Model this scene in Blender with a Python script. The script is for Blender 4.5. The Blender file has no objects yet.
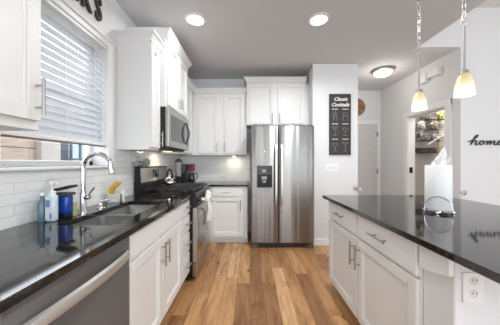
import bpy, bmesh, math, random
from mathutils import Vector, Matrix
random.seed(7)
PI = math.pi
S = bpy.context.scene
C = S.collection

# ------------------------------------------------------------------ camera, world, exposure
cam_d = bpy.data.cameras.new('camera'); cam_d.sensor_width = 36.0; cam_d.lens = 16.0
cam_d.clip_start = 0.05
cam = bpy.data.objects.new('camera', cam_d); C.objects.link(cam)
cam.location = (0, 0, 1.25); cam.rotation_euler = (PI/2, 0, 0)
S.camera = cam
S.view_settings.view_transform = 'Standard'; S.view_settings.look = 'None'
S.view_settings.gamma = 1.0; S.view_settings.use_curve_mapping = False
S.view_settings.exposure = 0.68
w = bpy.data.worlds.new('world'); S.world = w; w.use_nodes = True
bg = w.node_tree.nodes['Background']
bg.inputs['Color'].default_value = (0.86, 0.93, 1.0, 1); bg.inputs['Strength'].default_value = 2.9
CAN_W, FLUSH_W, PEND_W, PUCK_W = 11.5, 3.2, .4, 0.6

def lamp(name, kind, loc, power, col=(1, .95, .88), size=.1, rot=(0, 0, 0), parent=None, spot=None, spread=PI):
    d = bpy.data.lights.new(name, kind); d.energy = power; d.color = col
    if kind == 'AREA': d.shape = 'DISK'; d.size = size; d.spread = spread
    elif kind == 'SPOT':
        d.shadow_soft_size = size; d.spot_size = spot or 2.4; d.spot_blend = .6
    else: d.shadow_soft_size = size
    o = bpy.data.objects.new(name, d); C.objects.link(o); o.rotation_euler = rot
    if parent:
        o.parent = parent; o.location = Vector(loc) - ORG[parent.name]
    else: o.location = loc
    return o

# ------------------------------------------------------------------ materials
def lin(c): return tuple(((v/255+.055)/1.055)**2.4 if v/255 > .04045 else v/255/12.92 for v in c)
def mat(name, rgb, rough=.5, metal=0, spec=.5, emit=None, es=1, trans=0, ior=1.45, coat=0, alpha=1):
    m = bpy.data.materials.new(name); m.use_nodes = True
    b = m.node_tree.nodes['Principled BSDF']
    b.inputs['Base Color'].default_value = (*lin(rgb), 1)
    b.inputs['Roughness'].default_value = rough; b.inputs['Metallic'].default_value = metal
    b.inputs['Specular IOR Level'].default_value = spec
    b.inputs['Transmission Weight'].default_value = trans; b.inputs['IOR'].default_value = ior
    b.inputs['Coat Weight'].default_value = coat
    if emit:
        b.inputs['Emission Color'].default_value = (*lin(emit), 1); b.inputs['Emission Strength'].default_value = es
    return m
def nd(m, t, **kw):
    n = m.node_tree.nodes.new(t)
    for k, v in kw.items(): setattr(n, k, v)
    return n
def ln(m, a, b): m.node_tree.links.new(a, b)
def bsdf(m): return m.node_tree.nodes['Principled BSDF']
def coords(m, scale=(1, 1, 1), rot=(0, 0, 0)):
    tc = nd(m, 'ShaderNodeTexCoord'); mp = nd(m, 'ShaderNodeMapping')
    mp.inputs['Scale'].default_value = scale; mp.inputs['Rotation'].default_value = rot
    ln(m, tc.outputs['Object'], mp.inputs['Vector']); return mp.outputs['Vector']
def bump(m, h, strength=.1, dist=.002):
    b = nd(m, 'ShaderNodeBump'); b.inputs['Strength'].default_value = strength; b.inputs['Distance'].default_value = dist
    ln(m, h, b.inputs['Height']); ln(m, b.outputs['Normal'], bsdf(m).inputs['Normal'])
def noise(m, vec, scale, detail=3):
    n = nd(m, 'ShaderNodeTexNoise'); n.inputs['Scale'].default_value = scale; n.inputs['Detail'].default_value = detail
    if vec: ln(m, vec, n.inputs['Vector'])
    return n
def ramp(m, fac, stops):
    r = nd(m, 'ShaderNodeValToRGB'); e = r.color_ramp.elements
    while len(e) < len(stops): e.new(.5)
    for k, (p, c) in enumerate(stops): e[k].position = p; e[k].color = (*lin(c), 1)
    ln(m, fac, r.inputs['Fac']); return r.outputs['Color']

def paint(name, rgb, rough=.55, sc=220, st=.06):
    m = mat(name, rgb, rough); n = noise(m, coords(m), sc); bump(m, n.outputs['Fac'], st, .001); return m
WALL = paint('wall_paint', (226, 226, 226), .7)
CEIL = paint('ceiling_paint', (214, 214, 215), .8)
CAB = paint('cabinet_white', (232, 231, 229), .38, 60, .02)
TRIM = paint('trim_white', (236, 236, 235), .4, 60, .02)
DOORM = paint('door_white', (208, 205, 201), .45, 60, .02)
CHROME = mat('chrome', (215, 215, 218), .08, 1)
NICKEL = mat('brushed_nickel', (176, 174, 170), .32, 1)
BLACK = mat('black_plastic', (22, 22, 23), .35)
BLACKGL = mat('black_glass', (14, 14, 15), .08, coat=.5)
IRON = mat('cast_iron', (44, 44, 45), .45)
WHITEP = mat('white_plastic', (236, 236, 234), .35)
RUBBER = mat('dark_rubber', (40, 40, 40), .7)  # even dark grey, used on the dishwasher housing

def steel(name, rgb, rough, sx, wav=.0, aniso=0):
    m = mat(name, rgb, rough, 1)
    v = coords(m, sx); n = noise(m, v, 1.0, 4)
    bump(m, n.outputs['Fac'], .08, .0004)
    if aniso:
        tg = nd(m, 'ShaderNodeTangent', direction_type='RADIAL', axis='Z'); ln(m, tg.outputs[0], bsdf(m).inputs['Tangent'])
        bsdf(m).inputs['Anisotropic'].default_value = aniso; bsdf(m).inputs['Anisotropic Rotation'].default_value = .25
    if wav:
        n2 = noise(m, coords(m, wav), 1.0, 1)
        b1 = [x for x in m.node_tree.nodes if x.type == 'BUMP'][0]
        b2 = nd(m, 'ShaderNodeBump'); b2.inputs['Strength'].default_value = .8; b2.inputs['Distance'].default_value = .02
        ln(m, n2.outputs['Fac'], b2.inputs['Height']); ln(m, b2.outputs['Normal'], b1.inputs['Normal'])
    return m
STEEL = steel('brushed_steel_vertical', (158, 157, 155), .36, (8, 8, 700), (9, 9, .3), .9)
STEEL2 = steel('brushed_steel', (186, 184, 180), .28, (8, 8, 700))
DWSTEEL = steel('dishwasher_steel', (134, 134, 136), .48, (8, 8, 700), 0, .85); DWSTEEL.node_tree.nodes['Principled BSDF'].inputs['Metallic'].default_value = .75
BASIN = steel('basin_steel', (186, 185, 182), .34, (500, 8, 300))

GRANITE = mat('black_granite', (20, 20, 21), .06, spec=.5, ior=1.75)
_v = coords(GRANITE)
_n = noise(GRANITE, _v, 260, 2); _n2 = noise(GRANITE, _v, 40, 4)
_mx = nd(GRANITE, 'ShaderNodeMath', operation='MULTIPLY'); ln(GRANITE, _n.outputs['Fac'], _mx.inputs[0]); ln(GRANITE, _n2.outputs['Fac'], _mx.inputs[1])
ln(GRANITE, ramp(GRANITE, _mx.outputs[0], [(0, (18, 18, 18)), (.25, (28, 27, 26)), (.34, (58, 54, 50)), (.43, (98, 92, 84))]), bsdf(GRANITE).inputs['Base Color'])

def wood_floor():
    m = mat('hickory_planks', (180, 130, 85), .38)
    tc = nd(m, 'ShaderNodeTexCoord'); sp = nd(m, 'ShaderNodeSeparateXYZ'); ln(m, tc.outputs['Object'], sp.inputs[0])
    cb = nd(m, 'ShaderNodeCombineXYZ'); 
    dv = nd(m, 'ShaderNodeMath', operation='DIVIDE'); dv.inputs[1].default_value = .128; ln(m, sp.outputs['X'], dv.inputs[0])
    fl_ = nd(m, 'ShaderNodeMath', operation='FLOOR'); ln(m, dv.outputs[0], fl_.inputs[0])
    wn = nd(m, 'ShaderNodeTexWhiteNoise', noise_dimensions='1D'); ln(m, fl_.outputs[0], wn.inputs['W'])
    ml = nd(m, 'ShaderNodeMath', operation='MULTIPLY_ADD'); ml.inputs[1].default_value = 1.25; ln(m, wn.outputs['Value'], ml.inputs[0]); ln(m, sp.outputs['Y'], ml.inputs[2])
    ln(m, ml.outputs[0], cb.inputs['X']); ln(m, sp.outputs['X'], cb.inputs['Y'])
    br = nd(m, 'ShaderNodeTexBrick'); br.offset = 0
    br.inputs['Scale'].default_value = 1.0; br.inputs['Brick Width'].default_value = 1.25; br.inputs['Row Height'].default_value = .128
    br.inputs['Mortar Size'].default_value = .0014; br.inputs['Mortar Smooth'].default_value = .3; br.inputs['Bias'].default_value = 0
    br.inputs['Color1'].default_value = (0, 0, 0, 1); br.inputs['Color2'].default_value = (1, 1, 1, 1); br.inputs['Mortar'].default_value = (.5, .5, .5, 1)
    ln(m, cb.outputs[0], br.inputs['Vector'])
    # grain, shifted for each plank
    sc = nd(m, 'ShaderNodeVectorMath', operation='SCALE'); ln(m, br.outputs['Color'], sc.inputs[0]); sc.inputs['Scale'].default_value = 9.0
    ad = nd(m, 'ShaderNodeVectorMath', operation='ADD'); ln(m, tc.outputs['Object'], ad.inputs[0]); ln(m, sc.outputs[0], ad.inputs[1])
    mp = nd(m, 'ShaderNodeMapping'); mp.inputs['Scale'].default_value = (26, 1.6, 1); ln(m, ad.outputs[0], mp.inputs[0])
    g = noise(m, mp.outputs[0], 1.6, 6); g.inputs['Distortion'].default_value = 1.2
    mp2 = nd(m, 'ShaderNodeMapping'); mp2.inputs['Scale'].default_value = (5, 1.0, 1); ln(m, ad.outputs[0], mp2.inputs[0])
    g2 = noise(m, mp2.outputs[0], 1.3, 3); g2.inputs['Distortion'].default_value = 2.0
    tone = ramp(m, br.outputs['Color'], [(0, (150, 109, 73)), (.3, (182, 137, 92)), (.65, (204, 158, 109)), (1, (230, 192, 145))])
    gr = ramp(m, g.outputs['Fac'], [(.25, (186, 168, 152)), (.5, (238, 232, 226)), (.75, (255, 255, 255))])
    gr2 = ramp(m, g2.outputs['Fac'], [(.3, (196, 178, 162)), (.55, (250, 248, 245)), (.8, (255, 255, 255))])
    m1 = nd(m, 'ShaderNodeMix', data_type='RGBA', blend_type='MULTIPLY'); m1.inputs['Factor'].default_value = .8
    ln(m, tone, m1.inputs['A']); ln(m, gr, m1.inputs['B'])
    m2 = nd(m, 'ShaderNodeMix', data_type='RGBA', blend_type='MULTIPLY'); m2.inputs['Factor'].default_value = .75
    ln(m, m1.outputs['Result'], m2.inputs['A']); ln(m, gr2, m2.inputs['B'])
    # knots
    mp3 = nd(m, 'ShaderNodeMapping'); mp3.inputs['Scale'].default_value = (7, 2.6, 1); ln(m, ad.outputs[0], mp3.inputs[0])
    vo = nd(m, 'ShaderNodeTexVoronoi'); vo.inputs['Scale'].default_value = .8; ln(m, mp3.outputs[0], vo.inputs['Vector'])
    kn = ramp(m, vo.outputs['Distance'], [(.0, (70, 45, 30)), (.06, (120, 90, 66)), (.16, (255, 255, 255))])
    m3 = nd(m, 'ShaderNodeMix', data_type='RGBA', blend_type='MULTIPLY'); m3.inputs['Factor'].default_value = .85
    ln(m, m2.outputs['Result'], m3.inputs['A']); ln(m, kn, m3.inputs['B'])
    m4 = nd(m, 'ShaderNodeMix', data_type='RGBA'); ln(m, br.outputs['Fac'], m4.inputs['Factor'])
    ln(m, m3.outputs['Result'], m4.inputs['A']); m4.inputs['B'].default_value = (*lin((92, 62, 40)), 1)
    ln(m, m4.outputs['Result'], bsdf(m).inputs['Base Color'])
    bump(m, g.outputs['Fac'], .08, .001)
    return m
FLOOR = wood_floor()

def tile(name, axis):
    m = mat(name, (232, 232, 230), .12)
    tc = nd(m, 'ShaderNodeTexCoord'); sp = nd(m, 'ShaderNodeSeparateXYZ'); ln(m, tc.outputs['Object'], sp.inputs[0])
    cb = nd(m, 'ShaderNodeCombineXYZ'); ln(m, sp.outputs[axis], cb.inputs['X'])
    ad = nd(m, 'ShaderNodeMath', operation='ADD'); ad.inputs[1].default_value = -.914; ln(m, sp.outputs['Z'], ad.inputs[0]); ln(m, ad.outputs[0], cb.inputs['Y'])
    br = nd(m, 'ShaderNodeTexBrick'); br.offset = .5
    br.inputs['Scale'].default_value = 1; br.inputs['Brick Width'].default_value = .29; br.inputs['Row Height'].default_value = .0572
    br.inputs['Mortar Size'].default_value = .0016; br.inputs['Mortar Smooth'].default_value = .4
    br.inputs['Color1'].default_value = (*lin((228, 228, 226)), 1); br.inputs['Color2'].default_value = (*lin((236, 236, 235)), 1)
    br.inputs['Mortar'].default_value = (*lin((196, 196, 194)), 1)
    ln(m, cb.outputs[0], br.inputs['Vector']); ln(m, br.outputs['Color'], bsdf(m).inputs['Base Color'])
    iv = nd(m, 'ShaderNodeMath', operation='SUBTRACT'); iv.inputs[0].default_value = 1; ln(m, br.outputs['Fac'], iv.inputs[1])
    bump(m, iv.outputs[0], .4, .0015); return m
TILE_L, TILE_B = tile('tile_left', 'Y'), tile('tile_back', 'X')

# ------------------------------------------------------------------ mesh helpers
ORG = {}
def bx(bm, x0, x1, y0, y1, z0, z1, bev=0.0, seg=1, M=None):
    if x0 > x1: x0, x1 = x1, x0
    if y0 > y1: y0, y1 = y1, y0
    if z0 > z1: z0, z1 = z1, z0
    vs = [bm.verts.new((x, y, z)) for x in (x0, x1) for y in (y0, y1) for z in (z0, z1)]
    fs = [bm.faces.new([vs[i] for i in f]) for f in ((0, 1, 3, 2), (4, 6, 7, 5), (0, 4, 5, 1), (2, 3, 7, 6), (0, 2, 6, 4), (1, 5, 7, 3))]
    allv = set(vs)
    if bev > 0:
        bev = min(bev, .45*min(x1-x0, y1-y0, z1-z0))
        r = bmesh.ops.bevel(bm, geom=list({e for f in fs for e in f.edges}), offset=bev, segments=seg, profile=.5, affect='EDGES')
        allv = set(r['verts']) | {v for v in vs if v.is_valid}
    if M is not None: bmesh.ops.transform(bm, matrix=M, verts=list(allv))
    return bm
def rings(bm, rs, close_ends=True, closed=False):
    rows = [[bm.verts.new(p) for p in r] for r in rs]
    n = len(rows[0]); k = len(rows)
    for i in range(k if closed else k-1):
        a, b = rows[i], rows[(i+1) % k]
        for j in range(n):
            try: bm.faces.new((a[j], a[(j+1) % n], b[(j+1) % n], b[j]))
            except ValueError: pass
    if close_ends and not closed:
        bm.faces.new(rows[0][::-1]); bm.faces.new(rows[-1])
    return bm
def tube(bm, pts, r, seg=8, closed=False):
    pts = [Vector(p) for p in pts]; n = len(pts); rs = []
    rad = r if isinstance(r, (list, tuple)) else [r]*n
    prev = None
    for i, p in enumerate(pts):
        if closed: t = pts[(i+1) % n]-pts[i-1]
        else: t = pts[min(i+1, n-1)]-pts[max(i-1, 0)]
        t.normalize()
        if prev is None:
            a = Vector((0, 0, 1)) if abs(t.z) < .9 else Vector((1, 0, 0))
            u = t.cross(a).normalized()
        else: u = (prev - t*prev.dot(t)).normalized()
        prev = u; v = t.cross(u)
        rs.append([p + (u*math.cos(2*PI*k/seg)+v*math.sin(2*PI*k/seg))*rad[i] for k in range(seg)])
    return rings(bm, rs, closed=closed)
def lathe(bm, prof, c=(0, 0, 0), seg=24, axis='Z'):
    rs = []
    for r, h in prof:
        ring = []
        for k in range(seg):
            a = 2*PI*k/seg; x, y = max(r, 1e-4)*math.cos(a), max(r, 1e-4)*math.sin(a)
            p = {'Z': (x, y, h), 'X': (h, x, y), 'Y': (y, h, x), '-X': (-h, x, y), '-Y': (y, -h, x)}[axis]
            ring.append(Vector(p)+Vector(c))
        rs.append(ring)
    return rings(bm, rs)
def stack(bm, rects):      # (z, x0, x1, y0, y1)
    return rings(bm, [[(x0, y0, z), (x1, y0, z), (x1, y1, z), (x0, y1, z)] for z, x0, x1, y0, y1 in rects])
def prism(bm, poly, axis, a, b):   # poly in the plane perpendicular to axis
    def P(u, v, h): return {'X': (h, u, v), 'Y': (u, h, v), 'Z': (u, v, h)}[axis]
    return rings(bm, [[P(u, v, a) for u, v in poly], [P(u, v, b) for u, v in poly]])
def obj(name, bm, m, parent=None, smooth=False, base=None):
    bmesh.ops.recalc_face_normals(bm, faces=bm.faces)
    me = bpy.data.meshes.new(name)
    if parent is not None: o_ = ORG[parent.name]
    elif base is not None: o_ = Vector(base)
    else: o_ = Vector((0, 0, 0))
    for v in bm.verts: v.co -= o_
    bm.to_mesh(me); bm.free()
    if smooth:
        for p in me.polygons: p.use_smooth = True
        try: me.set_sharp_from_angle(angle=math.radians(40))
        except Exception: pass
    me.materials.append(m)
    o = bpy.data.objects.new(name, me); C.objects.link(o)
    if parent is not None: o.parent = parent
    else: o.location = o_
    ORG[o.name] = o_.copy()
    return o
def NB(): return bmesh.new()
def tag(o, label, cat, group=None):
    o['label'] = label; o['category'] = cat
    if group: o['group'] = group
    return o
def thing(name, label, cat, loc, group=None):
    o = bpy.data.objects.new(name, None); C.objects.link(o); o.location = loc; o.empty_display_size = .05
    ORG[o.name] = Vector(loc); return tag(o, label, cat, group)
def struct(name, bm, m, parent=None, smooth=False):
    o = obj(name, bm, m, parent, smooth)
    if parent is None: o['kind'] = 'structure'
    return o
def sep(o, mat_): o.data.materials[0] = mat_; return o
def dup(root, offset, label=None):
    r = root.copy(); C.objects.link(r); r.location = root.location + Vector(offset); ORG[r.name] = ORG[root.name] + Vector(offset)
    if label: r['label'] = label
    for ch in list(root.children):
        c = ch.copy(); C.objects.link(c); c.parent = r; ORG[c.name] = ORG[r.name]
        for g in ch.children:
            d = g.copy(); C.objects.link(d); d.parent = c; ORG[d.name] = ORG[r.name]
    return r
# front-facing frame: local (u along width, w outward, v up)
def FR(o, facing):
    o = Vector(o)
    if facing == '+X': U, W = Vector((0, 1, 0)), Vector((1, 0, 0))
    elif facing == '-X': U, W = Vector((0, 1, 0)), Vector((-1, 0, 0))
    else: U, W = Vector((1, 0, 0)), Vector((0, -1, 0))
    M = Matrix.Identity(4)
    for i in range(3): M[i][0] = U[i]; M[i][1] = W[i]; M[i][2] = (0, 0, 1)[i]; M[i][3] = o[i]
    return M
def panel_door(bm, M, u0, u1, v0, v1, t=.02, fw=.057, plain=False):
    if plain:
        bx(bm, u0, u1, 0, t, v0, v1, .003, 2, M); return bm
    b = .0022
    bx(bm, u0, u0+fw, 0, t, v0, v1, b, 1, M); bx(bm, u1-fw, u1, 0, t, v0, v1, b, 1, M)
    bx(bm, u0+fw, u1-fw, 0, t, v1-fw, v1, b, 1, M); bx(bm, u0+fw, u1-fw, 0, t, v0, v0+fw, b, 1, M)
    bx(bm, u0+fw-.002, u1-fw+.002, 0, t-.015, v0+fw-.002, v1-fw+.002, 0, 1, M)
    s = .011    # inner bead
    for (a0, a1, c0, c1) in ((u0+fw, u0+fw+s, v0+fw, v1-fw), (u1-fw-s, u1-fw, v0+fw, v1-fw), (u0+fw+s, u1-fw-s, v0+fw, v0+fw+s), (u0+fw+s, u1-fw-s, v1-fw-s, v1-fw)):
        bx(bm, a0, a1, 0, t-.007, c0, c1, .002, 1, M)
    return bm
def bar_pull(M, u, v, vertical, length, parent, t=.02, r=.006, out=.034):
    bm = NB(); L = length/2
    T = lambda a, b, c: M @ Vector((a, b, c))
    if vertical:
        tube(bm, [T(u, t+out, v-L), T(u, t+out, v+L)], r, 10)
        for k in (-.6, .6): tube(bm, [T(u, t-.001, v+k*L), T(u, t+out, v+k*L)], r*.8, 8)
    else:
        tube(bm, [T(u-L, t+out, v), T(u+L, t+out, v)], r, 10)
        for k in (-.6, .6): tube(bm, [T(u+k*L, t-.001, v), T(u+k*L, t+out, v)], r*.8, 8)
    return obj('handle', bm, NICKEL, parent, True)
def add_door(root, M, u0, u1, v0, v1, hu=None, hv=None, hl=.16, vertical=True, name='door', plain=False, fw=.057):
    d = obj(name, panel_door(NB(), M, u0, u1, v0, v1, fw=fw, plain=plain), CAB, root)
    if hu is not None: bar_pull(M, hu, hv, vertical, hl, d)
    return d

# ================================================================== ROOM SHELL
H = 2.74; XL = -1.24; YB = 3.98; HL = 3.25
WY0, WY1, WZ0, WZ1 = 1.09, 1.915, 1.225, 2.25        # window opening in the left wall
bm = NB(); bx(bm, -1.6, 5.4, -3.4, 4.75, -.08, 0); struct('floor', bm, FLOOR)
bm = NB()
bx(bm, XL-.16, 2.17, -3.4, 4.75, H, H+.12); bx(bm, 2.17, 4.0, 2.99, 4.75, H, H+.12)
struct('ceiling', bm, CEIL)
bm = NB(); bx(bm, 2.17, 5.4, -3.4, 2.99, HL, HL+.1); bx(bm, 2.05, 2.17, -3.4, 2.99, H+.12, HL+.1); struct('ceiling_living_room', bm, paint('living_ceiling', (232, 232, 232), .8))
bm = NB()
bx(bm, XL-.16, XL, -3.4, WY0, 0, H); bx(bm, XL-.16, XL, WY1, YB+.12, 0, H)
bx(bm, XL-.16, XL, WY0, WY1, 0, WZ0); bx(bm, XL-.16, XL, WY0, WY1, WZ1, H)
struct('wall_left', bm, WALL)
bm = NB(); bx(bm, XL, .947, YB, YB+.12, 0, H); struct('wall_back', bm, WALL)
bm = NB(); bx(bm, .947, 1.631, 3.354, 4.607, 0, H, .006, 2); struct('wall_partition', bm, WALL)
bm = NB(); bx(bm, 1.631, 2.72, 4.607, 4.72, 0, H); struct('wall_hall_back', bm, WALL)
OY0, OY1, OZ = 3.09, 3.83, 2.03
bm = NB()
bx(bm, 2.72, 2.83, 2.99, OY0, 0, H); bx(bm, 2.72, 2.83, OY1, 4.72, 0, H); bx(bm, 2.72, 2.83, OY0, OY1, OZ, H)
struct('wall_hall_right', bm, WALL)
bm = NB(); bx(bm, 2.72, 5.4, 2.87, 2.99, 0, HL); bx(bm, 2.17, 2.72, 2.87, 2.99, H, HL); struct('wall_living_room', bm, WALL)
bm = NB()  # small pantry behind the opening
bx(bm, 2.83, 4.0, 4.02, 4.1, 0, H); bx(bm, 3.95, 4.0, 2.99, 4.02, 0, H)
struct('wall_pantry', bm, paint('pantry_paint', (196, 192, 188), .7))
# unseen living room side behind the camera; wall openings shaped to set the daylight
bm = NB()
bx(bm, XL-.16, -1.0, -3.4, -3.28, 0, H); bx(bm, 1.0, 1.5, -3.4, -3.28, 0, HL); bx(bm, 4.9, 5.4, -3.4, -3.28, 0, HL)
bx(bm, -1.0, 1.0, -3.4, -3.28, 2.45, H); bx(bm, 1.5, 4.9, -3.4, -3.28, 2.9, HL); bx(bm, -1.0, 1.0, -3.4, -3.28, 0, .3)
struct('wall_front', bm, WALL)
bm = NB()
bx(bm, 5.28, 5.4, -3.28, -.8, 0, HL); bx(bm, 5.28, 5.4, .8, 2.87, 0, HL); bx(bm, 5.28, 5.4, -.8, .8, 2.2, HL); bx(bm, 5.28, 5.4, -.8, .8, 0, .7)
struct('wall_right', bm, WALL)
# tiles
bm = NB()
bx(bm, XL, XL+.008, -1.5, 1.02, .914, 1.40); bx(bm, XL, XL+.008, 1.02, 1.985, .914, 1.207); bx(bm, XL, XL+.008, 1.985, YB, .914, 1.42)
struct('wall_backsplash_left', bm, TILE_L)
bm = NB(); bx(bm, XL+.008, .0, YB-.008, YB, .914, 1.42); struct('wall_backsplash_back', bm, TILE_B)
# baseboards
bm = NB(); bx(bm, .955, 1.643, 3.340, 3.354, 0, .10, .004); struct('baseboard_partition', bm, TRIM)
bm = NB(); bx(bm, 1.631, 1.645, 3.354, 4.607, 0, .10, .004); bx(bm, 2.706, 2.72, 3.9, 4.607, 0, .10, .004); struct('baseboard_hall', bm, TRIM)
bm = NB(); bx(bm, 2.72, 5.28, 2.856, 2.87, 0, .10, .004); struct('baseboard_living_room', bm, TRIM)

# ---- window
win = thing('window_1', 'double hung window over the sink', 'window', (XL, 1.5, WZ0)); del win['category']; del win['label']; win['kind'] = 'structure'
bm = NB()
XF0, XF1 = XL-.155, XL-.115
bx(bm, XF0, XF1, WY0, WY0+.045, WZ0, WZ1, .004); bx(bm, XF0, XF1, WY1-.045, WY1, WZ0, WZ1, .004)
bx(bm, XF0, XF1, WY0, WY1, WZ0, WZ0+.04, .004); bx(bm, XF0, XF1, WY0, WY1, WZ1-.05, WZ1, .004); bx(bm, XF0, XF1+.012, WY0, WY1, 1.73, 1.77, .004)
obj('window_frame', bm, TRIM, win)
bm = NB(); bx(bm, XF0+.016, XF0+.022, WY0+.04, WY1-.04, WZ0+.045, WZ1-.045)
gm = bpy.data.materials.new('window_glass'); gm.use_nodes = True
nt = gm.node_tree; nt.nodes.remove(nt.nodes['Principled BSDF'])
_t = nt.nodes.new('ShaderNodeBsdfTransparent'); _g = nt.nodes.new('ShaderNodeBsdfGlossy'); _g.inputs['Roughness'].default_value = .02
_mx = nt.nodes.new('ShaderNodeMixShader')
_mx.inputs[0].default_value = .06; nt.links.new(_t.outputs[0], _mx.inputs[1]); nt.links.new(_g.outputs[0], _mx.inputs[2])
nt.links.new(_mx.outputs[0], nt.nodes['Material Output'].inputs[0])
obj('pane', bm, gm, win)
bm = NB()   # casing round the opening
bx(bm, XL-.002, XL+.02, WY0-.068, WY0, WZ0, WZ1+.055, .004); bx(bm, XL-.002, XL+.02, WY1, WY1+.068, WZ0, WZ1+.055, .004)
bx(bm, XL-.002, XL+.022, WY0-.075, WY1+.075, WZ1, WZ1+.055, .005); bx(bm, XL-.002, XL+.04, WY0-.09, WY1+.09, WZ1+.042, WZ1+.06, .006, 2)
obj('casing', bm, TRIM, win)
bm = NB(); bx(bm, XL-.11, XL+.036, WY0-.09, WY1+.09, WZ0-.018, WZ0, .004, 2); obj('window_sill', bm, TRIM, win)

# ---- hall door and casings
d1 = thing('door_1', 'panelled hall door', 'door', (2.23, 4.6, 0)); del d1['category']; del d1['label']; d1['kind'] = 'structure'
bm = NB(); M = FR((1.84, 4.598, 0.01), '-Y')
bx(bm, 0, .78, 0, .012, 0, 2.03, .002, 1, M)
for k in range(5):
    v0 = .16+k*.365
    bx(bm, .11, .67, .006, .018, v0, v0+.285, .005, 2, M)
    bx(bm, .15, .63, .012, .022, v0+.045, v0+.24, .006, 2, M)
obj('door_leaf', bm, DOORM, d1)
for z in (.25, 1.07, 1.83):
    bm = NB(); bx(bm, 2.617, 2.632, 4.574, 4.588, z-.05, z+.05, .003); obj('hinge', bm, mat('dark_hinge', (70, 66, 62), .4, .8), d1)
bm = NB()
bx(bm, 2.625, 2.69, 4.588, 4.607, 0, 2.10, .004); bx(bm, 1.77, 1.835, 4.588, 4.607, 0, 2.10, .004); bx(bm, 1.77, 2.69, 4.586, 4.607, 2.045, 2.11, .004)
struct('trim_1', bm, TRIM)
bm = NB()
bx(bm, 2.70, 2.72, OY0-.1, OY0, 0, OZ+.085, .004); bx(bm, 2.70, 2.72, OY1, OY1+.085, 0, OZ+.085, .004); bx(bm, 2.698, 2.72, OY0-.1, OY1+.085, OZ, OZ+.085, .004)
bx(bm, 2.715, 2.835, OY1-.016, OY1, 0, OZ, .003); bx(bm, 2.715, 2.835, OY0, OY0+.016, 0, OZ, .003); bx(bm, 2.715, 2.835, OY0, OY1, OZ-.016, OZ, .003)
struct('trim_2', bm, TRIM)
bm = NB(); bx(bm, 2.735, 2.79, OY1-.022, OY1-.014, 1.07, 1.17, .002); tag(obj('strike_plate', bm, mat('oil_bronze', (46, 42, 40), .45, .6), base=(2.76, OY1-.02, 1.07)), 'small dark metal strike plate on the white jamb of the pantry opening', 'strike plate')

# ================================================================== LEFT RUN, BASE
FX = -.65     # carcass front; doors stand .02 proud
def base_cab(name, label, x0, x1, y0, y1, facing, toe=.10):
    t = thing(name, label, 'cabinet', ((x0+x1)/2, (y0+y1)/2, 0)); bm = NB()
    bx(bm, x0, x1, y0, y1, toe, .882, .002); obj('body', bm, CAB, t)
    bm = NB(); g = .07
    a = dict(x0=x0, x1=x1, y0=y0, y1=y1)
    if facing == '+X': a['x1'] -= g
    if facing == '-X': a['x0'] += g
    if facing == '-Y': a['y0'] += g
    bx(bm, a['x0'], a['x1'], a['y0'], a['y1'], 0, toe+.001); obj('toe_kick', bm, CAB, t)
    return t
# sink cabinet is an open box so that the basins hang free inside it
SY0, SY1 = 1.158, 2.068
sc_ = thing('sink_cabinet', 'white two door sink cabinet between the dishwasher and the drawer stack', 'cabinet', (-.92, 1.613, 0))
bm = NB()
bx(bm, XL+.002, FX, SY0, SY0+.018, .10, .882, .001); bx(bm, XL+.002, FX, SY1-.018, SY1, .10, .882, .001)
bx(bm, XL+.002, FX, SY0+.018, SY1-.018, .10, .118); bx(bm, XL+.002, XL+.014, SY0+.018, SY1-.018, .118, .882)
bx(bm, FX-.018, FX, SY0+.018, SY1-.018, .84, .882); bx(bm, FX-.018, FX, SY0+.018, SY1-.018, .70, .76)
obj('body', bm, CAB, sc_)
bm = NB(); bx(bm, XL+.002, FX-.07, SY0, SY1, 0, .10); obj('toe_kick', bm, CAB, sc_)
M = FR((FX, SY0, 0), '+X'); wd = SY1-SY0
add_door(sc_, M, .012, wd-.012, .735, .862, name='false_front', plain=True)
add_door(sc_, M, .012, wd/2-.006, .115, .710, wd/2-.035, .60, .17)
add_door(sc_, M, wd/2+.006, wd-.012, .115, .710, wd/2+.035, .60, .17)
# drawer stack
DY0, DY1 = 2.070, 2.330
ds = base_cab('drawer_cabinet', 'white cabinet with a stack of four drawers beside the gas range', XL+.002, FX, DY0, DY1, '+X')
M = FR((FX, DY0, 0), '+X'); wd = DY1-DY0
for v0, v1 in ((.735, .862), (.555, .712), (.345, .532), (.115, .322)):
    add_door(ds, M, .012, wd-.012, v0, v1, wd/2, (v0+v1)/2+.01, .13, False, 'drawer', True)
# dishwasher
dw = thing('dishwasher', 'stainless dishwasher with a bowed bar handle under the sink counter', 'dishwasher', (-.92, .85, 0))
bm = NB(); bx(bm, XL+.03, -.692, .553, 1.152, .10, .875, .003); obj('tub_housing', bm, RUBBER, dw)
bm = NB(); bx(bm, -.66, -.625, .554, 1.151, .12, .880, .003, 1); obj('door_panel', bm, DWSTEEL, dw)
bm = NB(); bx(bm, -.69, -.6605, .554, 1.151, .86, .8755, .002); obj('control_strip', bm, BLACK, dw)
bm = NB(); bx(bm, XL+.03, -.70, .553, 1.152, 0, .101); obj('toe_panel', bm, BLACK, dw)
bm = NB(); rs = []
for k in range(25):
    s = k/24; y = .58+s*.55; b = math.sin(PI*s)**.8
    xo = -.624+.006+.052*b; zc = .785+.022*b
    hw, th = .021, .009
    rs.append([(xo-th, y, zc-hw), (xo+th*.6, y, zc-hw*.8), (xo+th, y, zc), (xo+th*.6, y, zc+hw*.8), (xo-th, y, zc+hw)])
rings(bm, rs); obj('handle', bm, mat('handle_steel', (205, 203, 199), .45, .8), dw, True)
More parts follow.
